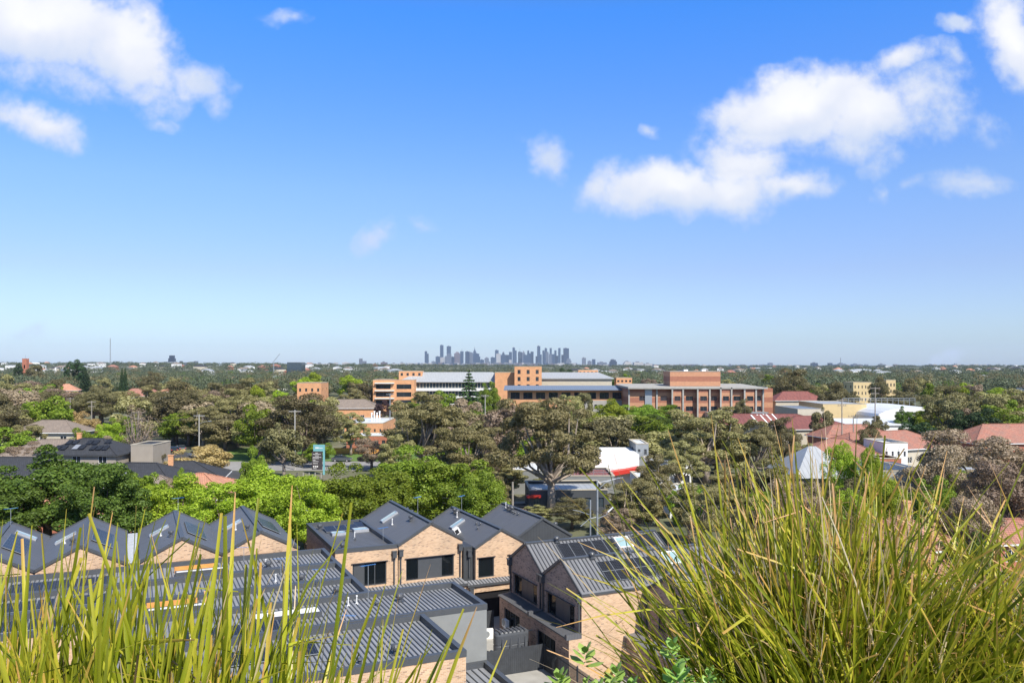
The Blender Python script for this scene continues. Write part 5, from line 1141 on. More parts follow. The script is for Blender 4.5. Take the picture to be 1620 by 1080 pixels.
# ------------------------------------------------------------------ far woodland, suburbs and the city
def far_wood(name, label, n, y0, y1, matn, rad, hgt, nl, leaf, seed, pxr=(-60, 1680), thin=None):
    rg = np.random.default_rng(seed); P = []; N = []; S = []
    Z = 1/rg.uniform(1/y1, 1/y0, n) if y1/y0 < 6 else y0*(y1/y0)**rg.uniform(0, 1, n)
    px = rg.uniform(*pxr, n)
    for z, p in zip(Z, px):
        x = (p-810)/F*z; g0 = terrain_h(x, z); sc_ = rg.uniform(.7, 1.35); r_ = rad*sc_*max(1, z/2200); h_ = hgt*rg.uniform(.6, 1.2)
        # several lumps per crown
        k = 6; lc = np.stack([rg.normal(0, .42, k)*r_, rg.normal(0, .42, k)*r_, rg.uniform(.45, .72, k)*h_], 1)
        d = unit(rg.normal(0, 1, (nl, 3))+np.array([0, -.25, .45])); i = rg.integers(0, k, nl)
        pos = lc[i]+d*np.array([r_*.55, r_*.55, h_*.3])*rg.uniform(.8, 1.1, (nl, 1)); pos[:, 0] += x; pos[:, 1] += z; pos[:, 2] = np.maximum(pos[:, 2], .3)+g0
        P.append(pos); N.append(d); S.append(np.full(nl, leaf*sc_*max(1, z/2200)))
    pos = np.concatenate(P); nn = np.concatenate(N); s = np.concatenate(S)
    n_ = unit(nn+rg.normal(0, .25, pos.shape)); r1 = unit(np.cross(n_, rg.normal(0, 1, pos.shape))); s1 = np.cross(n_, r1); z_ = (s*rg.uniform(.6, 1.3, len(s)))[:, None]
    v = np.stack([pos-r1*z_, pos-s1*z_*.9, pos+r1*z_, pos+s1*z_*.9], 1).reshape(-1, 3)
    o = np_mesh(name, v, np.arange(len(v)).reshape(-1, 4), matn); tag(o, label, 'woodland', None, 'stuff'); return o
far_wood('woodland', 'far olive and grey green tree canopy covering the suburbs to the horizon', 1500, 560, 1500, 'leaf_far', 8, 12, 300, .5, 1)
far_wood('woodland', 'brighter green trees mixed into the far canopy of the suburbs', 300, 560, 1500, 'leaf_deep', 7, 10, 260, .5, 2)
far_wood('woodland', 'brownish grey trees mixed into the far canopy of the suburbs', 420, 560, 1500, 'leaf_gum_dark', 8, 13, 280, .5, 3)
far_wood('woodland', 'dark tree belt below the city skyline at the horizon', 3000, 1400, 8500, 'leaf_far', 12, 11, 90, 1.0, 4)
far_wood('woodland', 'dark green trees standing along the far ridges', 800, 1500, 7000, 'leaf_far', 11, 13, 90, 1.1, 5)
# far houses: low hipped roofs among the trees
def far_house_mesh(name, wallm, roofm, w, d, h, r):
    m = MB(); x, y = w/2, d/2
    m.box(-x,-y,-3,x,y,h,0); X, Y_ = x+.5, y+.5; hx = max(.5, X-Y_)
    for q in ([(-X,-Y_,h), (X,-Y_,h), (hx,0,r), (-hx,0,r)], [(X,Y_,h), (-X,Y_,h), (-hx,0,r), (hx,0,r)], [(X,-Y_,h), (X,Y_,h), (hx,0,r)], [(-X,Y_,h), (-X,-Y_,h), (-hx,0,r)]): m.poly(q, 1)
    for i in range(3): m.box(-x+w*(i+.25)/3, -y-.05, 1, -x+w*(i+.7)/3, -y-.01, 2.3, 2)
    return m.build(name, [wallm, roofm, 'glass_opaque'])
fh = []
for i, (wm, rm, w_, d_, h_, r_, ds) in enumerate((('white_paint', 'roof_pale', 16, 11, 5.5, 7.6, 'white house with pale roof'), ('cream_render', 'tile_terracotta', 17, 12, 4.5, 7.8, 'cream house with orange tiled roof'), ('white_paint', 'tile_brown', 15, 12, 6.5, 9, 'white house with brown roof'), ('brick_red', 'tile_red', 16, 11, 4, 7, 'brick house with red roof'), ('cream_render', 'tile_charcoal', 18, 12, 6.3, 9, 'cream house with dark roof'), ('white_paint', 'roof_white', 26, 14, 6, 6.8, 'long white shed with white roof'))):
    fh.append((far_house_mesh('suburban_house', wm, rm, w_, d_, h_, r_), ds))
used_ = set(); cnt = {}; far_list = []
zones = [(-60, 640, 1500, 3600, 75), (-60, 1680, 560, 1500, 42), (900, 1680, 1500, 5200, 85)]
for a, c, z0, z1, n in zones:
    for _ in range(n):
        Z = 1/random.uniform(1/z1, 1/z0); px = random.uniform(a, c); x = (px-810)/F*Z
        if any(q0-4 < px < q2+4 and Z < 600 for q0, _, q2, _, zb in KEEP): pass
        i = random.choice([0, 0, 2, 2, 1, 3, 4, 5]); src, ds = fh[i]
        if i in used_: o = src.copy(); col.objects.link(o)
        else: o = src; used_.add(i)
        s = random.uniform(.8, 1.15)*(1 if Z < 1500 else 1.3); o.location = (x, Z, terrain_h(x, Z)+(1.5 if Z > 1500 else 0)); o.rotation_euler = (0, 0, random.uniform(-.7, .7)); o.scale = (s, s, s*(1.1 if Z > 1500 else 1)); o.name = 'suburban_house'
        far_list.append((o, ds, px, Z))
bins = {}
for o, ds, px, Z in far_list:
    z = next(i for i, q in enumerate(ZN) if px < q[1]); b_ = 'nearer' if Z < 1000 else 'far' if Z < 1800 else 'very far' if Z < 2800 else 'horizon'
    bins.setdefault((z, b_, ds), []).append((px, o))
for (z, b_, ds), rs in bins.items():
    rs.sort(key=lambda q: q[0]); zz = ZN[z][2]
    for i, (_, o) in enumerate(rs):
        pos = '' if len(rs) == 1 else (', leftmost' if i == 0 else ', rightmost' if i == len(rs)-1 else ', %s from left' % ORD[i+1])
        tag(o, '%s %s %s%s' % (b_, ds, zz, pos), 'house', 'houses among the far trees')
# city towers, heights read against the horizon
def tower(px0, px1, ytop, Z, matn, kind='flat', name='skyscraper', d=None, label='', cat='skyscraper', group='towers of the city skyline', base=0.0):
    a, c = at(px0, Z), at(px1, Z); w = c.x-a.x; top = zat(ytop, Z); g0 = -2
    t = thing(name, label, cat, (a.x+w/2, Z, g0), 0, group); h = top-g0; d = d or w*.9; m = MB()
    x = w/2
    if kind == 'flat': m.box(-x,0,0,x,d,h)
    elif kind == 'step': m.box(-x,0,0,x,d,h*.78); m.box(-x*.72,d*.1,h*.78,x*.72,d*.9,h)
    elif kind == 'notch': m.box(-x,0,0,x*.2,d,h); m.box(x*.2,0,0,x,d,h*.86)
    elif kind == 'point': m.box(-x,0,0,x,d,h*.86); m.hexa([(-x*.8,.1*d,h*.86), (x*.8,.1*d,h*.86), (x*.8,.9*d,h*.86), (-x*.8,.9*d,h*.86), (-x*.3,.4*d,h*.97), (x*.3,.4*d,h*.97), (x*.3,.6*d,h*.97), (-x*.3,.6*d,h*.97)])
    elif kind == 'spire':
        m.box(-x,0,0,x,d,h*.66); m.box(-x*.75,.1*d,h*.66,x*.75,.9*d,h*.78)
        m.hexa([(-x*.6,.2*d,h*.78), (x*.6,.2*d,h*.78), (x*.6,.8*d,h*.78), (-x*.6,.8*d,h*.78), (-x*.15,.45*d,h*.9), (x*.15,.45*d,h*.9), (x*.15,.55*d,h*.9), (-x*.15,.55*d,h*.9)])
    m.build('shaft', matn, t)
    if kind in ('spire', 'mast'): q = MB(); (m if kind == 'spire' else q); q.tube([(0,d*.5,h*.88 if kind == 'spire' else h), (0,d*.5,h if kind == 'spire' else h+30)], [3,1.2], 5); q.build('spire', 'tower_dark', t)
    if kind == 'mast':
        q = MB(); q.box(-x,0,0,x,d,h); q.build('shaft', matn, t)
        bpy.data.objects.remove([c_ for c_ in t.children if c_.name.startswith('shaft')][0])
    if kind in ('flat', 'notch', 'step') and w > 40:
        q = MB(); hx = x*.5; q.box(-hx if kind != 'notch' else -x*.8, d*.3, h+.02, hx*.4 if kind != 'notch' else 0, d*.7, h+7); q.build('plant_room', 'tower_grey', t)
    return t
SK = [(172,204,140,'blue','notch'),(265,303,183,'blue','flat'),(303,331,85,'blue','flat'),(298,340,190,'pale','flat'),(344,364,178,'grey','flat'),(360,395,95,'blue','flat'),(363,398,160,'grey','flat'),(395,425,185,'dark','flat'),(423,475,138,'brown','point'),(475,503,138,'blue','mast'),(518,555,140,'dark','flat'),(553,583,148,'grey','flat'),(583,614,100,'blue','spire'),(584,645,157,'blue','step'),(645,678,210,'blue','flat'),(683,720,185,'grey','point'),(735,775,190,'blue','flat'),(773,803,128,'blue','flat'),(783,820,158,'pale','flat'),(820,865,168,'blue','flat'),(832,855,138,'dark','point'),(865,892,168,'dark','flat'),(892,918,143,'blue','flat'),(922,958,108,'blue','notch'),(970,1003,143,'dark','flat'),(1003,1030,130,'grey','point'),(1015,1050,168,'blue','flat'),(1048,1077,135,'blue','notch'),(1077,1102,140,'dark','flat'),(1120,1137,180,'dark','flat'),(1133,1160,93,'blue','flat'),(1150,1172,165,'blue','flat'),(1178,1195,130,'blue','flat'),(1193,1222,112,'blue','step'),(1207,1230,142,'grey','flat'),(1240,1258,110,'blue','flat'),(1233,1258,160,'grey','flat'),(1258,1282,162,'blue','flat'),(1280,1298,130,'blue','flat'),(1285,1312,175,'dark','flat'),(1313,1333,110,'blue','flat'),(1340,1362,168,'dark','flat'),(1358,1405,112,'dark','flat'),(1383,1425,202,'grey','step'),(1525,1545,198,'grey','flat'),(1578,1592,225,'dark','flat'),(1607,1624,205,'dark','flat'),(205,243,240,'pale','flat'),(275,318,240,'pale','flat'),(513,565,240,'pale','flat'),(230,262,225,'grey','flat'),(890,915,210,'pale','flat'),(700,730,225,'grey','flat'),(640,665,235,'pale','flat')]
cw_ = {'blue': 'dark blue glass', 'dark': 'very dark', 'grey': 'mid grey', 'brown': 'brown stone coloured', 'pale': 'pale cream'}
sk = sorted(range(len(SK)), key=lambda i: SK[i][0]+SK[i][1])
byc = {}
for i in sk: byc.setdefault(SK[i][3], []).append(i)
for i, (a, c, yt, mt, kd) in enumerate(SK):
    l = byc[mt]; o_ = l.index(i)+1; hw = 'tall' if yt < 135 else 'medium' if yt < 175 else 'short'
    tower(640+a/5.4, 640+c/5.4, 530+yt/5.4, 9600+(yt*7 % 900)+(0 if yt > 150 else 500), 'tower_'+mt, kd, label='%s %s tower, %s %s one from the left in the skyline' % (hw, cw_[mt], ordw(o_), cw_[mt].split()[-1] if mt != 'blue' else 'blue'))
# outlying blocks
OUT = [(266,275,562,5200,'tower_dark','step','dark blue lone tower on the left horizon'),(259,264,572,5200,'tower_grey','flat','short grey block left of the lone left tower'),(275,284,574,5400,'tower_pale','flat','pale stepped blocks right of the lone left tower'),(284,288,571,5200,'tower_dark','flat','thin dark block right of the lone left tower'),(307,312,571,5300,'tower_grey','flat','grey block farther right of the lone left tower'),(291,296,573,5300,'tower_grey','flat','small grey block between two others on the left horizon'),
 (486,497,575,6000,'tower_pale','flat','pale block right of the dark glass office'),(499,511,575,6000,'tower_pale','flat','second pale block right of the dark glass office'),(520,526,574,6200,'tower_grey','flat','grey block between pale blocks'),(528,534,573,6200,'tower_pale','flat','narrow pale block mid left horizon'),(541,552,572,6000,'tower_pale','point','pale block with pointed top mid left horizon'),(568,573,567,6500,'tower_grey','flat','tall slim grey tower left of the city'),(573,579,571,6500,'tower_grey','flat','shorter slim grey tower left of the city'),(583,592,576,6000,'tower_pale','flat','pale low block before the brown one'),(602,612,573,6000,'tower_brown','flat','reddish brown block left of the city'),(618,628,575,6500,'tower_pale','flat','wide pale block left of the city'),(630,642,574,7000,'tower_pale','step','stepped pale block left of the city'),(655,665,577,7500,'tower_pale','flat','pale block before the first blue tower'),
 (921,927,566,9000,'tower_grey','flat','grey tower just right of the city'),(930,936,571,9000,'tower_grey','flat','short grey tower right of the city'),(937,942,568,8800,'tower_blue','flat','slim blue tower right of the city'),(946,960,573,8500,'tower_grey','flat','grey low block right of the city'),(965,976,569,7600,'tower_dark','step','dark stepped block right of the city'),(987,1000,572,7000,'tower_pale','step','pale hospital like block right of the city, first'),(1003,1018,573,7000,'tower_pale','flat','pale block right of the city, second'),(1020,1032,575,7000,'tower_pale','flat','pale block right of the city, third'),
 (1216,1223,573,8000,'tower_grey','point','grey block above the banded building right end'),(1285,1294,574,7600,'tower_dark','flat','dark block on the right horizon'),(1311,1317,574,7600,'tower_dark','flat','small dark block on the right horizon'),(1327,1340,575,7600,'tower_grey','step','grey stepped block on the right horizon'),(1350,1362,576,7600,'tower_grey','flat','low grey block on the right horizon'),(1392,1400,576,7600,'tower_grey','flat','low grey block farther right on the horizon'),(1470,1480,577,6800,'tower_brown','flat','low reddish block on the right horizon'),(1510,1520,576,7600,'tower_pale','flat','low pale block near the right end of the horizon')]
for a, c, yt, Z, mt, kd, lb in OUT: tower(a, c, yt, Z, mt, kd, name='distant_block', label=lb, cat='building', group='blocks scattered along the horizon')
# low city fabric at the foot of the towers, nobody could count it
m = MB(); random.seed(5)
for _ in range(900):
    px = random.uniform(600, 1100) if random.random() < .6 else random.uniform(-20, 1640); Z = random.uniform(7800, 9600); x = (px-810)/F*Z; w_ = random.uniform(14, 55); hh = random.uniform(10, 30)*(1.5 if 640 < px < 910 else 1)
    m.box(x, Z, -3, x+w_, Z+20, hh, random.choice([0, 0, 1, 1, 2, 3]))
o = m.build('city_fabric', ['tower_pale', 'tower_grey', 'tower_blue', 'tower_brown']); tag(o, 'low pale and grey city buildings massed along the horizon', 'buildings', None, 'stuff')
# the air between
m = MB(); m.box(-16000, -200, -6, 16000, 13500, 345); hz = m.build('haze', 'white_paint'); hz['kind'] = 'stuff'; tag(hz, 'thin pale blue haze in the air over the suburbs', 'haze', None, 'stuff')
vm = bpy.data.materials.new('haze_air'); vm.use_nodes = True; nt = vm.node_tree; nt.nodes.clear(); out = nt.nodes.new('ShaderNodeOutputMaterial'); pv = nt.nodes.new('ShaderNodeVolumePrincipled')
pv.inputs['Color'].default_value = (.62,.78,1,1); pv.inputs['Density'].default_value = 3.2e-5; L(nt, pv.outputs[0], out.inputs['Volume']); hz.data.materials.clear(); hz.data.materials.append(vm)
# ------------------------------------------------------------------ terrace planter and the long grass in it
bt = thing('apartment_building', 'rooftop terrace building under the grass planter', 'building', (0, 0, 0)); m = MB(); m.box(-14,-14,0,14,2.45,20.6); m.build('wall', 'brick_cream', bt); m = MB(); m.box(-14.05,-14.05,20.61,14.05,2.5,20.75); m.build('roof', 'paving', bt)
pl = thing('planter', 'long rendered rooftop planter filled with dark soil', 'planter', (0, 0, 20.751)); m = MB()
m.box(-3,.5,0,4,.58,.22); m.box(-3,2.34,0,4,2.42,.22); m.box(-3,.58,0,-2.92,2.34,.22); m.box(3.92,.58,0,4,2.34,.22); m.build('trough', 'render_grey', pl); m = MB(); m.box(-2.92,.58,.0,3.92,2.34,.16); m.build('soil', 'soil', pl)
def blade_mat(name, stops, dry, trans=.35):
    m, nt, b = newmat(name)
    out = [n for n in nt.nodes if n.type == 'OUTPUT_MATERIAL'][0]
    at_ = nt.nodes.new('ShaderNodeAttribute'); at_.attribute_name = 'blade'; s = nt.nodes.new('ShaderNodeSeparateXYZ'); L(nt, at_.outputs['Vector'], s.inputs[0])
    # x = along the blade, y = random, z = dryness
    tc = nt.nodes.new('ShaderNodeTexCoord'); nz = noise(nt, 22, 4, tc.outputs['Object'])
    f = math_(nt, 'ADD', s.outputs[0], math_(nt, 'MULTIPLY', math_(nt, 'SUBTRACT', s.outputs[1], .5), .24)); f = math_(nt, 'ADD', f, math_(nt, 'MULTIPLY', math_(nt, 'SUBTRACT', nz.outputs['Fac'], .5), .2))
    r = ramp(nt, f, stops); d = ramp(nt, math_(nt, 'ADD', s.outputs[1], math_(nt, 'MULTIPLY', nz.outputs['Fac'], .2)), dry)
    c = mixc(nt, s.outputs[2], r.outputs['Color'], d.outputs['Color'])
    hs = nt.nodes.new('ShaderNodeHueSaturation'); L(nt, c, hs.inputs['Color']); L(nt, math_(nt, 'MULTIPLY_ADD', s.outputs[1], .8, .62), hs.inputs['Value']); L(nt, hs.outputs[0], b.inputs['Base Color'])
    b.inputs['Roughness'].default_value = .42; b.inputs['Specular IOR Level'].default_value = .45
    t = nt.nodes.new('ShaderNodeBsdfTranslucent'); L(nt, hs.outputs[0], t.inputs[0]); mx = nt.nodes.new('ShaderNodeMixShader'); mx.inputs[0].default_value = trans
    L(nt, b.outputs[0], mx.inputs[1]); L(nt, t.outputs[0], mx.inputs[2]); L(nt, mx.outputs[0], out.inputs[0])
GST = [(0, (.04,.085,.007)), (.42, (.11,.165,.009)), (.70, (.245,.285,.014)), (.87, (.40,.37,.03)), (.96, (.44,.25,.07)), (1, (.50,.30,.14))]
blade_mat('grass_blade', GST, [(0, (.30,.17,.08)), (.5, (.55,.40,.22)), (1, (.72,.60,.40))])
def tussock(label, base, n, ln, wd, tilt, bend, spread, seed, azim=None, azs=math.pi, dry=.12, scatter=1.0, kink=.1, segs=10, up_bias=1.0, tm=1.0):
    """azim: preferred direction the blades lean to (radians), azs: spread about it"""
    rg = np.random.default_rng(seed); t = np.linspace(0, 1, segs+1)
    az = rg.uniform(-math.pi, math.pi, n) if azim is None else azim+rg.normal(0, azs, n)
    off = rg.normal(0, 1, (n, 2))*spread; th0 = np.abs(rg.normal(tilt[0], tilt[1], n)); bd = np.abs(rg.normal(bend[0], bend[1], n)); Ln = rg.uniform(ln[0], ln[1], n)*rg.choice([.71, .77, .83, .88, .97], n); W = rg.uniform(wd[0], wd[1], n)
    isdry = (rg.uniform(0, 1, n) < dry); W = np.where(isdry, W*.55, W); kk = rg.uniform(0, 1, n) < kink; kt = rg.uniform(.66, .93, n); ka = rg.normal(1.2, .5, n)
    th = th0[:, None]+bd[:, None]*t[None]**1.7+np.where((t[None] > kt[:, None]) & kk[:, None], ka[:, None], 0)
    azm = az[:, None]+rg.normal(0, .25, n)[:, None]*t[None]
    ds = Ln[:, None]/segs; dr = np.sin(th)*ds; dz = np.cos(th)*ds
    x = np.cumsum(np.concatenate([np.zeros((n, 1)), dr[:, :-1]*np.cos(azm[:, :-1])], 1), 1)+off[:, :1]; y = np.cumsum(np.concatenate([np.zeros((n, 1)), dr[:, :-1]*np.sin(azm[:, :-1])], 1), 1)+off[:, 1:]; z = np.cumsum(np.concatenate([np.zeros((n, 1)), dz[:, :-1]], 1), 1)
    P = np.stack([x, y, z], 2)                         # n, segs+1, 3
    T = np.gradient(P, axis=1); T = unit(T)
    ra = rg.uniform(-math.pi, math.pi, n); side0 = np.stack([np.cos(ra), np.sin(ra), np.zeros(n)], 1)[:, None, :]; tw = rg.normal(0, .5, n)[:, None]*t[None]
    S = unit(side0-T*np.sum(side0*T, 2, keepdims=True)); Nn = np.cross(T, S)
    S = S*np.cos(tw)[..., None]+Nn*np.sin(tw)[..., None]; Nn = np.cross(T, S)
    prof = np.interp(t, [0, .25, .6, .85, .97, 1], [.75, 1, .92, .62, .3, .12]); prof_cut = np.interp(t, [0, .25, .6, .9, 1], [.75, 1, .9, .6, .45])
    pr = np.where((rg.uniform(0, 1, n) < .3)[:, None], prof_cut[None], prof[None]); w = (W[:, None]*pr)[..., None]/2
    a = P-S*w+Nn*w*.45; c = P+S*w+Nn*w*.45; V = np.stack([a, P, c], 2).reshape(-1, 3)     # order: blade, seg, (a, mid, c)
    ix = np.arange(n)[:, None]*(segs+1)*3+np.arange(segs)[None]*3; ix = ix.reshape(-1)
    Fc = np.concatenate([np.stack([ix, ix+1, ix+4, ix+3], 1), np.stack([ix+1, ix+2, ix+5, ix+4], 1)])
    g = thing('grass_tussock', label, 'grass', base, 0, 'long grass in the terrace planter'); o = np_mesh('blades', V, Fc, 'grass_blade', g)
    at_ = o.data.attributes.new('blade', 'FLOAT_VECTOR', 'POINT'); dat = np.zeros((n, segs+1, 3, 3), np.float32); dat[..., 0] = t[None, :, None]*tm; dat[..., 1] = rg.uniform(0, 1, n)[:, None, None]; dat[..., 2] = isdry[:, None, None]*rg.uniform(.75, 1, n)[:, None, None]
    at_.data.foreach_set('vector', dat.reshape(-1)); o.data.polygons.foreach_set('use_smooth', [True]*len(o.data.polygons))
    return g
SZ = 20.9
LEFT, RIGHT = math.pi, 0.0
# left group, about a metre from the camera
tussock('broad bladed green tussock at the far left edge', (-.76, 1.06, SZ), 800, (.74, .96), (.007, .012), (.09, .07), (.16, .14), .12, 21, dry=.05, kink=.25, tm=.86)
tussock('upright tussock left of the middle of the left clump', (-.52, 1.10, SZ), 850, (.72, .95), (.007, .012), (.09, .07), (.16, .14), .11, 22, dry=.05, kink=.25, tm=.86)
tussock('tussock at the right side of the left clump with blades leaning over the roofs', (-.36, 1.16, SZ), 170, (.66, .88), (.006, .010), (.17, .12), (.28, .2), .075, 23, azim=-.1, azs=1.0, dry=.06, kink=.1, tm=.9)
tussock('lower thick tussock in front at the left', (-.60, .94, SZ), 700, (.58, .80), (.007, .011), (.14, .1), (.2, .15), .15, 24, dry=.05, tm=.84)
tussock('short green tussock between the left clump and the brick wall', (-.27, 1.02, SZ), 90, (.55, .72), (.006, .009), (.24, .14), (.3, .2), .06, 25, azim=.1, azs=.9, dry=.06, tm=.88)
# right group
tussock('largest fountain shaped tussock in the right clump', (.69, 1.66, SZ), 2100, (.62, 1.03), (.005, .009), (.23, .14), (.55, .3), .085, 31, tm=.9, dry=.11, kink=.16)
tussock('left fringe of the right clump with arching blades over the brick house', (.57, 1.58, SZ), 90, (.58, .90), (.005, .008), (.55, .15), (.75, .3), .055, 32, azim=LEFT+.1, azs=.4, dry=.2, kink=.1)
tussock('tall reddish tipped blades rising behind the right clump', (.66, 1.80, SZ), 460, (.76, 1.03), (.005, .009), (.12, .10), (.22, .18), .11, 33, dry=.2, kink=.2)
tussock('upright green tussock in the middle of the right clump', (.86, 1.60, SZ), 380, (.48, .84), (.006, .010), (.16, .12), (.25, .2), .10, 34, tm=.88, dry=.08)
tussock('tussock in the lower right with deep green blades', (.72, 1.36, SZ), 1500, (.46, .74), (.006, .010), (.26, .18), (.4, .25), .13, 35, tm=.85, dry=.08)
tussock('pale yellow tussock leaning in from the right edge', (1.34, 1.75, SZ), 850, (.70, 1.08), (.004, .007), (.52, .2), (.75, .3), .10, 36, azim=LEFT, azs=.5, dry=.25, kink=.1)
tussock('arching golden green tussock between the middle and the right edge', (1.12, 1.72, SZ), 520, (.66, 1.0), (.005, .008), (.35, .2), (.7, .3), .10, 38, tm=.92, dry=.16, kink=.15)
tussock('green tussock at the lower right corner', (1.08, 1.55, SZ), 1200, (.46, .78), (.006, .010), (.33, .2), (.5, .3), .15, 37, tm=.85, dry=.08)
# leafy ground cover
leafmat('leaf_fresh', (.12,.26,.04), (.24,.40,.08), (.42,.50,.14), .25, .1, .4)
leafmat('leaf_tip', (.45,.22,.05), (.55,.38,.08), (.40,.42,.10), .25, .1, .4)
def leafy(label, base, n, ext, size, seed, tipf=.15):
    rg = np.random.default_rng(seed); t = thing('leafy_shrub', label, 'shrub', base, 0, 'leafy shrubs under the grass')
    ns = n//9; sp = np.stack([rg.uniform(-1, 1, ns)*ext[0], rg.uniform(-1, 1, ns)*ext[1], np.zeros(ns)], 1); sp[:, 2] = ext[2]*(1-(sp[:, 0]/ext[0])**2*.5)*rg.uniform(.35, 1, ns)
    for nm, mt, sel in (('leaves', 'leaf_fresh', rg.uniform(0, 1, ns) > tipf), ('young_leaves', 'leaf_tip', None)):
        if sel is None: sel = ~prevsel
        prevsel = sel; s_ = sp[sel]; V = []; Fc = []
        for p in s_:
            k = 9; sz0 = size*rg.uniform(.7, 1.25)
            for j in range(k):
                a = j*2.4+rg.normal(0, .2); el_ = .25+.9*j/k; d = np.array([math.cos(a)*math.cos(el_), math.sin(a)*math.cos(el_), math.sin(el_)]); s = np.array([-math.sin(a), math.cos(a), 0.]); nn = np.cross(d, s); sz = sz0*(1-.45*j/k)
                q0 = p+np.array([0, 0, j*.0035]); b0 = len(V)
                for u, wv_, cz in ((.05,.06,0), (.35,.26,-.03), (.7,.30,-.02), (1,.02,.06)):
                    V += [q0+d*u*sz-s*wv_*sz-nn*.06*sz, q0+d*u*sz-nn*cz*sz, q0+d*u*sz+s*wv_*sz-nn*.06*sz]
                for r_ in range(3):
                    i = b0+r_*3; Fc += [(i, i+1, i+4, i+3), (i+1, i+2, i+5, i+4)]
        if V: np_mesh(nm, np.array(V), np.array(Fc), mt, t)
    m = MB()
    for p in sp[::3]: m.tube([(p[0]*.8, p[1]*.8, 0), tuple(p)], [.004, .003], 4, cap=False)
    m.build('stems', 'bark', t)
leafy('light green leafy shrub with orange young tips at the bottom centre', (.14, 1.45, SZ), 3000, (.17, .12, .545), .030, 41)
leafy('leafy shrub filling the gap below the right clump of grass', (.30, 1.42, SZ), 2200, (.16, .14, .555), .032, 42, .05)
leafy('darker leafy shrub at the bottom right among the blades', (1.05, 1.35, SZ), 2200, (.34, .16, .52), .032, 43, .04)
# ------------------------------------------------------------------ camera, sun, sky
SKYG = [(e_, tuple(c_/3 for c_ in g_)) for e_, g_ in [(0, (1.20,1.42,2.0)), (.025, (1.08,1.28,1.72)), (.109, (1.13,1.19,1.62)), (.205, (1.10,1.37,1.9)), (.309, (.79,1.40,2.36)), (.394, (.54,1.46,2.7)), (.5, (1.25,1.4,1.55)), (1, (1.5,1.5,1.5))]]  # top stops, above the view, raised to add fill light
cam = bpy.data.cameras.new('camera'); cam.sensor_width = 36; cam.lens = 36*F/1620.0
cam.shift_y = 37/1620.0; cam.clip_start = .05; cam.clip_end = 60000
co = bpy.data.objects.new('camera', cam); col.objects.link(co); co.location = (0, 0, H); co.rotation_euler = (R(90), 0, 0)
sc.camera = co
sun_az, sun_el = 145.0, 46.0            # azimuth clockwise from +Y, elevation
sd = Vector((math.sin(R(sun_az))*math.cos(R(sun_el)), math.cos(R(sun_az))*math.cos(R(sun_el)), math.sin(R(sun_el))))
sl = bpy.data.lights.new('sun', 'SUN'); sl.energy = 5.0; sl.angle = R(.5); sl.color = (1, .95, .87)
so = bpy.data.objects.new('sun', sl); col.objects.link(so); so.rotation_euler = sd.to_track_quat('Z', 'Y').to_euler()
w = bpy.data.worlds.new('World'); sc.world = w; w.use_nodes = True
nt = w.node_tree; nt.nodes.clear()
out = nt.nodes.new('ShaderNodeOutputWorld'); bg = nt.nodes.new('ShaderNodeBackground')
sky = nt.nodes.new('ShaderNodeTexSky'); sky.sky_type = 'NISHITA'; sky.sun_disc = False
sky.sun_elevation = R(sun_el); sky.sun_rotation = R(sun_az); sky.altitude = 50; sky.air_density = 1.0; sky.dust_density = .6; sky.ozone_density = 2.2
tc = nt.nodes.new('ShaderNodeTexCoord')
sx = nt.nodes.new('ShaderNodeSeparateXYZ'); L(nt, tc.outputs['Generated'], sx.inputs[0])
# clouds sit in fixed compass directions: azimuth tangent and elevation tangent
ysafe = math_(nt, 'MAXIMUM', sx.outputs[1], .02)
cu = math_(nt, 'DIVIDE', sx.outputs[0], ysafe); cv = math_(nt, 'DIVIDE', sx.outputs[2], ysafe)
cx = nt.nodes.new('ShaderNodeCombineXYZ'); L(nt, cu, cx.inputs[0]); L(nt, cv, cx.inputs[1])
warp = noise(nt, 7, 4, cx.outputs[0], .6)
wv = nt.nodes.new('ShaderNodeVectorMath'); wv.operation = 'MULTIPLY_ADD'
L(nt, warp.outputs['Color'], wv.inputs[0]); wv.inputs[1].default_value = (.09,.09,0)
sub = nt.nodes.new('ShaderNodeVectorMath'); sub.operation = 'SUBTRACT'; L(nt, cx.outputs[0], sub.inputs[0]); sub.inputs[1].default_value = (.045,.045,0)
L(nt, sub.outputs[0], wv.inputs[2])
# (px, py, half width, half height, tilt degrees, weight)
CL = [(60,30,215,85,-12,1.25), (190,75,125,75,-30,1.15), (110,120,190,52,-14,.62), (240,135,75,40,-20,.7), (20,175,60,36,-5,.75), (75,200,72,40,-18,.95),
      (315,118,75,36,-10,.8), (350,145,30,44,10,.5), (260,185,45,22,-15,.4), (450,12,60,22,0,.6),
      (1265,175,165,72,6,1.3), (1175,170,95,46,8,.95), (1380,195,135,62,14,1.1), (1460,165,95,85,50,.85), (1430,100,62,34,25,.95), (1345,125,32,50,60,.5),
      (1495,95,34,45,20,.55), (1610,70,60,95,35,1.3), (1515,35,40,20,0,.8), (1180,255,115,60,-20,.95), (1060,298,145,56,2,1.25), (1165,300,95,55,0,1.0), (1262,300,72,30,8,.95), (1225,280,120,22,0,.55), (940,290,34,60,-35,.7),
      (1535,290,85,34,6,.72), (1390,310,32,28,30,.5), (870,252,34,48,20,.75), (830,222,20,22,0,.25), (1025,200,20,20,0,.6), (590,382,40,32,25,.55), (670,360,44,20,-10,.5),
      (1440,300,60,22,5,.3), (1190,240,60,40,0,.5), (1560,200,60,50,30,.42), (1400,250,70,40,20,.45), (1100,215,40,40,0,.4), (30,525,70,18,0,.35), (1500,566,45,16,0,.5), (1440,568,30,10,0,.3), (640,525,60,10,0,.2), (1300,548,320,8,0,.12)]
dens = None; low = None
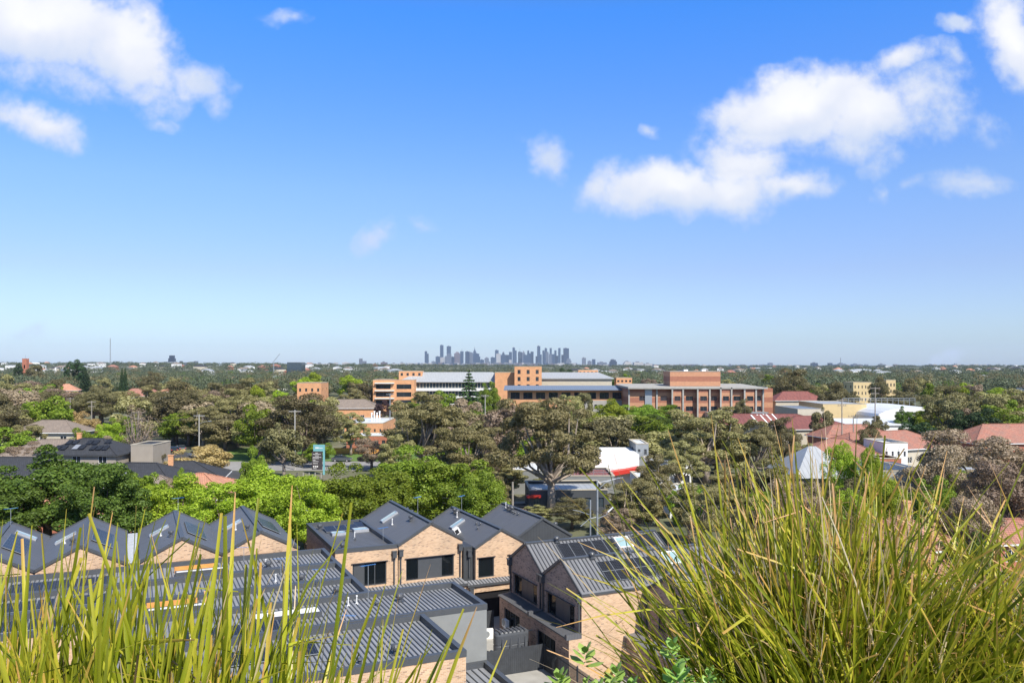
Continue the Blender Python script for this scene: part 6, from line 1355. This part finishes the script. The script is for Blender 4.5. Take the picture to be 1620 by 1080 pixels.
for px, py, a, b_, tilt, wt in CL:
    mp = nt.nodes.new('ShaderNodeMapping'); mp.vector_type = 'TEXTURE'
    mp.inputs['Location'].default_value = ((px-810)/F, (HZ-py)/F, 0); mp.inputs['Rotation'].default_value = (0, 0, R(tilt)); mp.inputs['Scale'].default_value = (a/F, b_/F, 1)
    L(nt, wv.outputs[0], mp.inputs[0])
    ln = nt.nodes.new('ShaderNodeVectorMath'); ln.operation = 'LENGTH'; L(nt, mp.outputs[0], ln.inputs[0])
    e = math_(nt, 'MULTIPLY', math_(nt, 'MAXIMUM', math_(nt, 'SUBTRACT', 1.25, ln.outputs['Value']), 0), wt)
    dens = e if dens is None else math_(nt, 'MAXIMUM', dens, e)
    s2 = nt.nodes.new('ShaderNodeSeparateXYZ'); L(nt, mp.outputs[0], s2.inputs[0])
    if wt > .9:
        q = math_(nt, 'MULTIPLY', e, math_(nt, 'MULTIPLY_ADD', s2.outputs[1], .5, .5))
        low = q if low is None else math_(nt, 'MAXIMUM', low, q)
n1 = noise(nt, 11, 9, cx.outputs[0], .62); n2 = noise(nt, 42, 7, cx.outputs[0], .65)
nn = math_(nt, 'ADD', math_(nt, 'MULTIPLY', n1.outputs['Fac'], 1.5), math_(nt, 'MULTIPLY', n2.outputs['Fac'], .7))
dd = math_(nt, 'ADD', dens, math_(nt, 'SUBTRACT', nn, 1.14))
dd = math_(nt, 'MULTIPLY', dd, math_(nt, 'MINIMUM', math_(nt, 'MULTIPLY', dens, 4), 1))
mr = nt.nodes.new('ShaderNodeMapRange'); mr.interpolation_type = 'SMOOTHSTEP'; L(nt, dd, mr.inputs[0]); mr.inputs[1].default_value = .12; mr.inputs[2].default_value = .92
front = math_(nt, 'GREATER_THAN', sx.outputs[1], .05)
alpha = math_(nt, 'MULTIPLY', math_(nt, 'MULTIPLY', mr.outputs[0], .96), front)
shade = ramp(nt, math_(nt, 'ADD', low, math_(nt, 'MULTIPLY', math_(nt, 'SUBTRACT', n1.outputs['Fac'], .5), .5)), [(.10, (6.4,7.4,9.4)), (.5, (8.6,8.9,9.8)), (.9, (10.9,10.8,10.8))])
# grade of the clear sky with height; unseen upper dome brightened for fill light
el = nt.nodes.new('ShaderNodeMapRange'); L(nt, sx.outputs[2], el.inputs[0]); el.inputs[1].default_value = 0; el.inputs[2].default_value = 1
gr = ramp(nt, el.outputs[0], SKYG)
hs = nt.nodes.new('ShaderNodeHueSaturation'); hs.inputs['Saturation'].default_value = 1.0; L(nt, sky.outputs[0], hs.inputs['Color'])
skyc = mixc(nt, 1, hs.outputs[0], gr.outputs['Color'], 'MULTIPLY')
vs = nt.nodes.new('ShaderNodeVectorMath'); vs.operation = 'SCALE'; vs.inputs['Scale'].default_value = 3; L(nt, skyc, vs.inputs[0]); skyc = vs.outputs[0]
fin = mixc(nt, alpha, skyc, shade.outputs['Color'])
L(nt, fin, bg.inputs[0]); bg.inputs[1].default_value = .071
L(nt, bg.outputs[0], out.inputs[0])
w.cycles.sampling_method = 'MANUAL'; w.cycles.sample_map_resolution = 256
sc.view_settings.view_transform = 'Standard'; sc.view_settings.look = 'None'; sc.view_settings.exposure = .5; sc.view_settings.gamma = 1
sc.cycles.max_bounces = 6; sc.cycles.diffuse_bounces = 3; sc.cycles.glossy_bounces = 3; sc.cycles.transparent_max_bounces = 12; sc.cycles.transmission_bounces = 4; sc.cycles.volume_bounces = 0
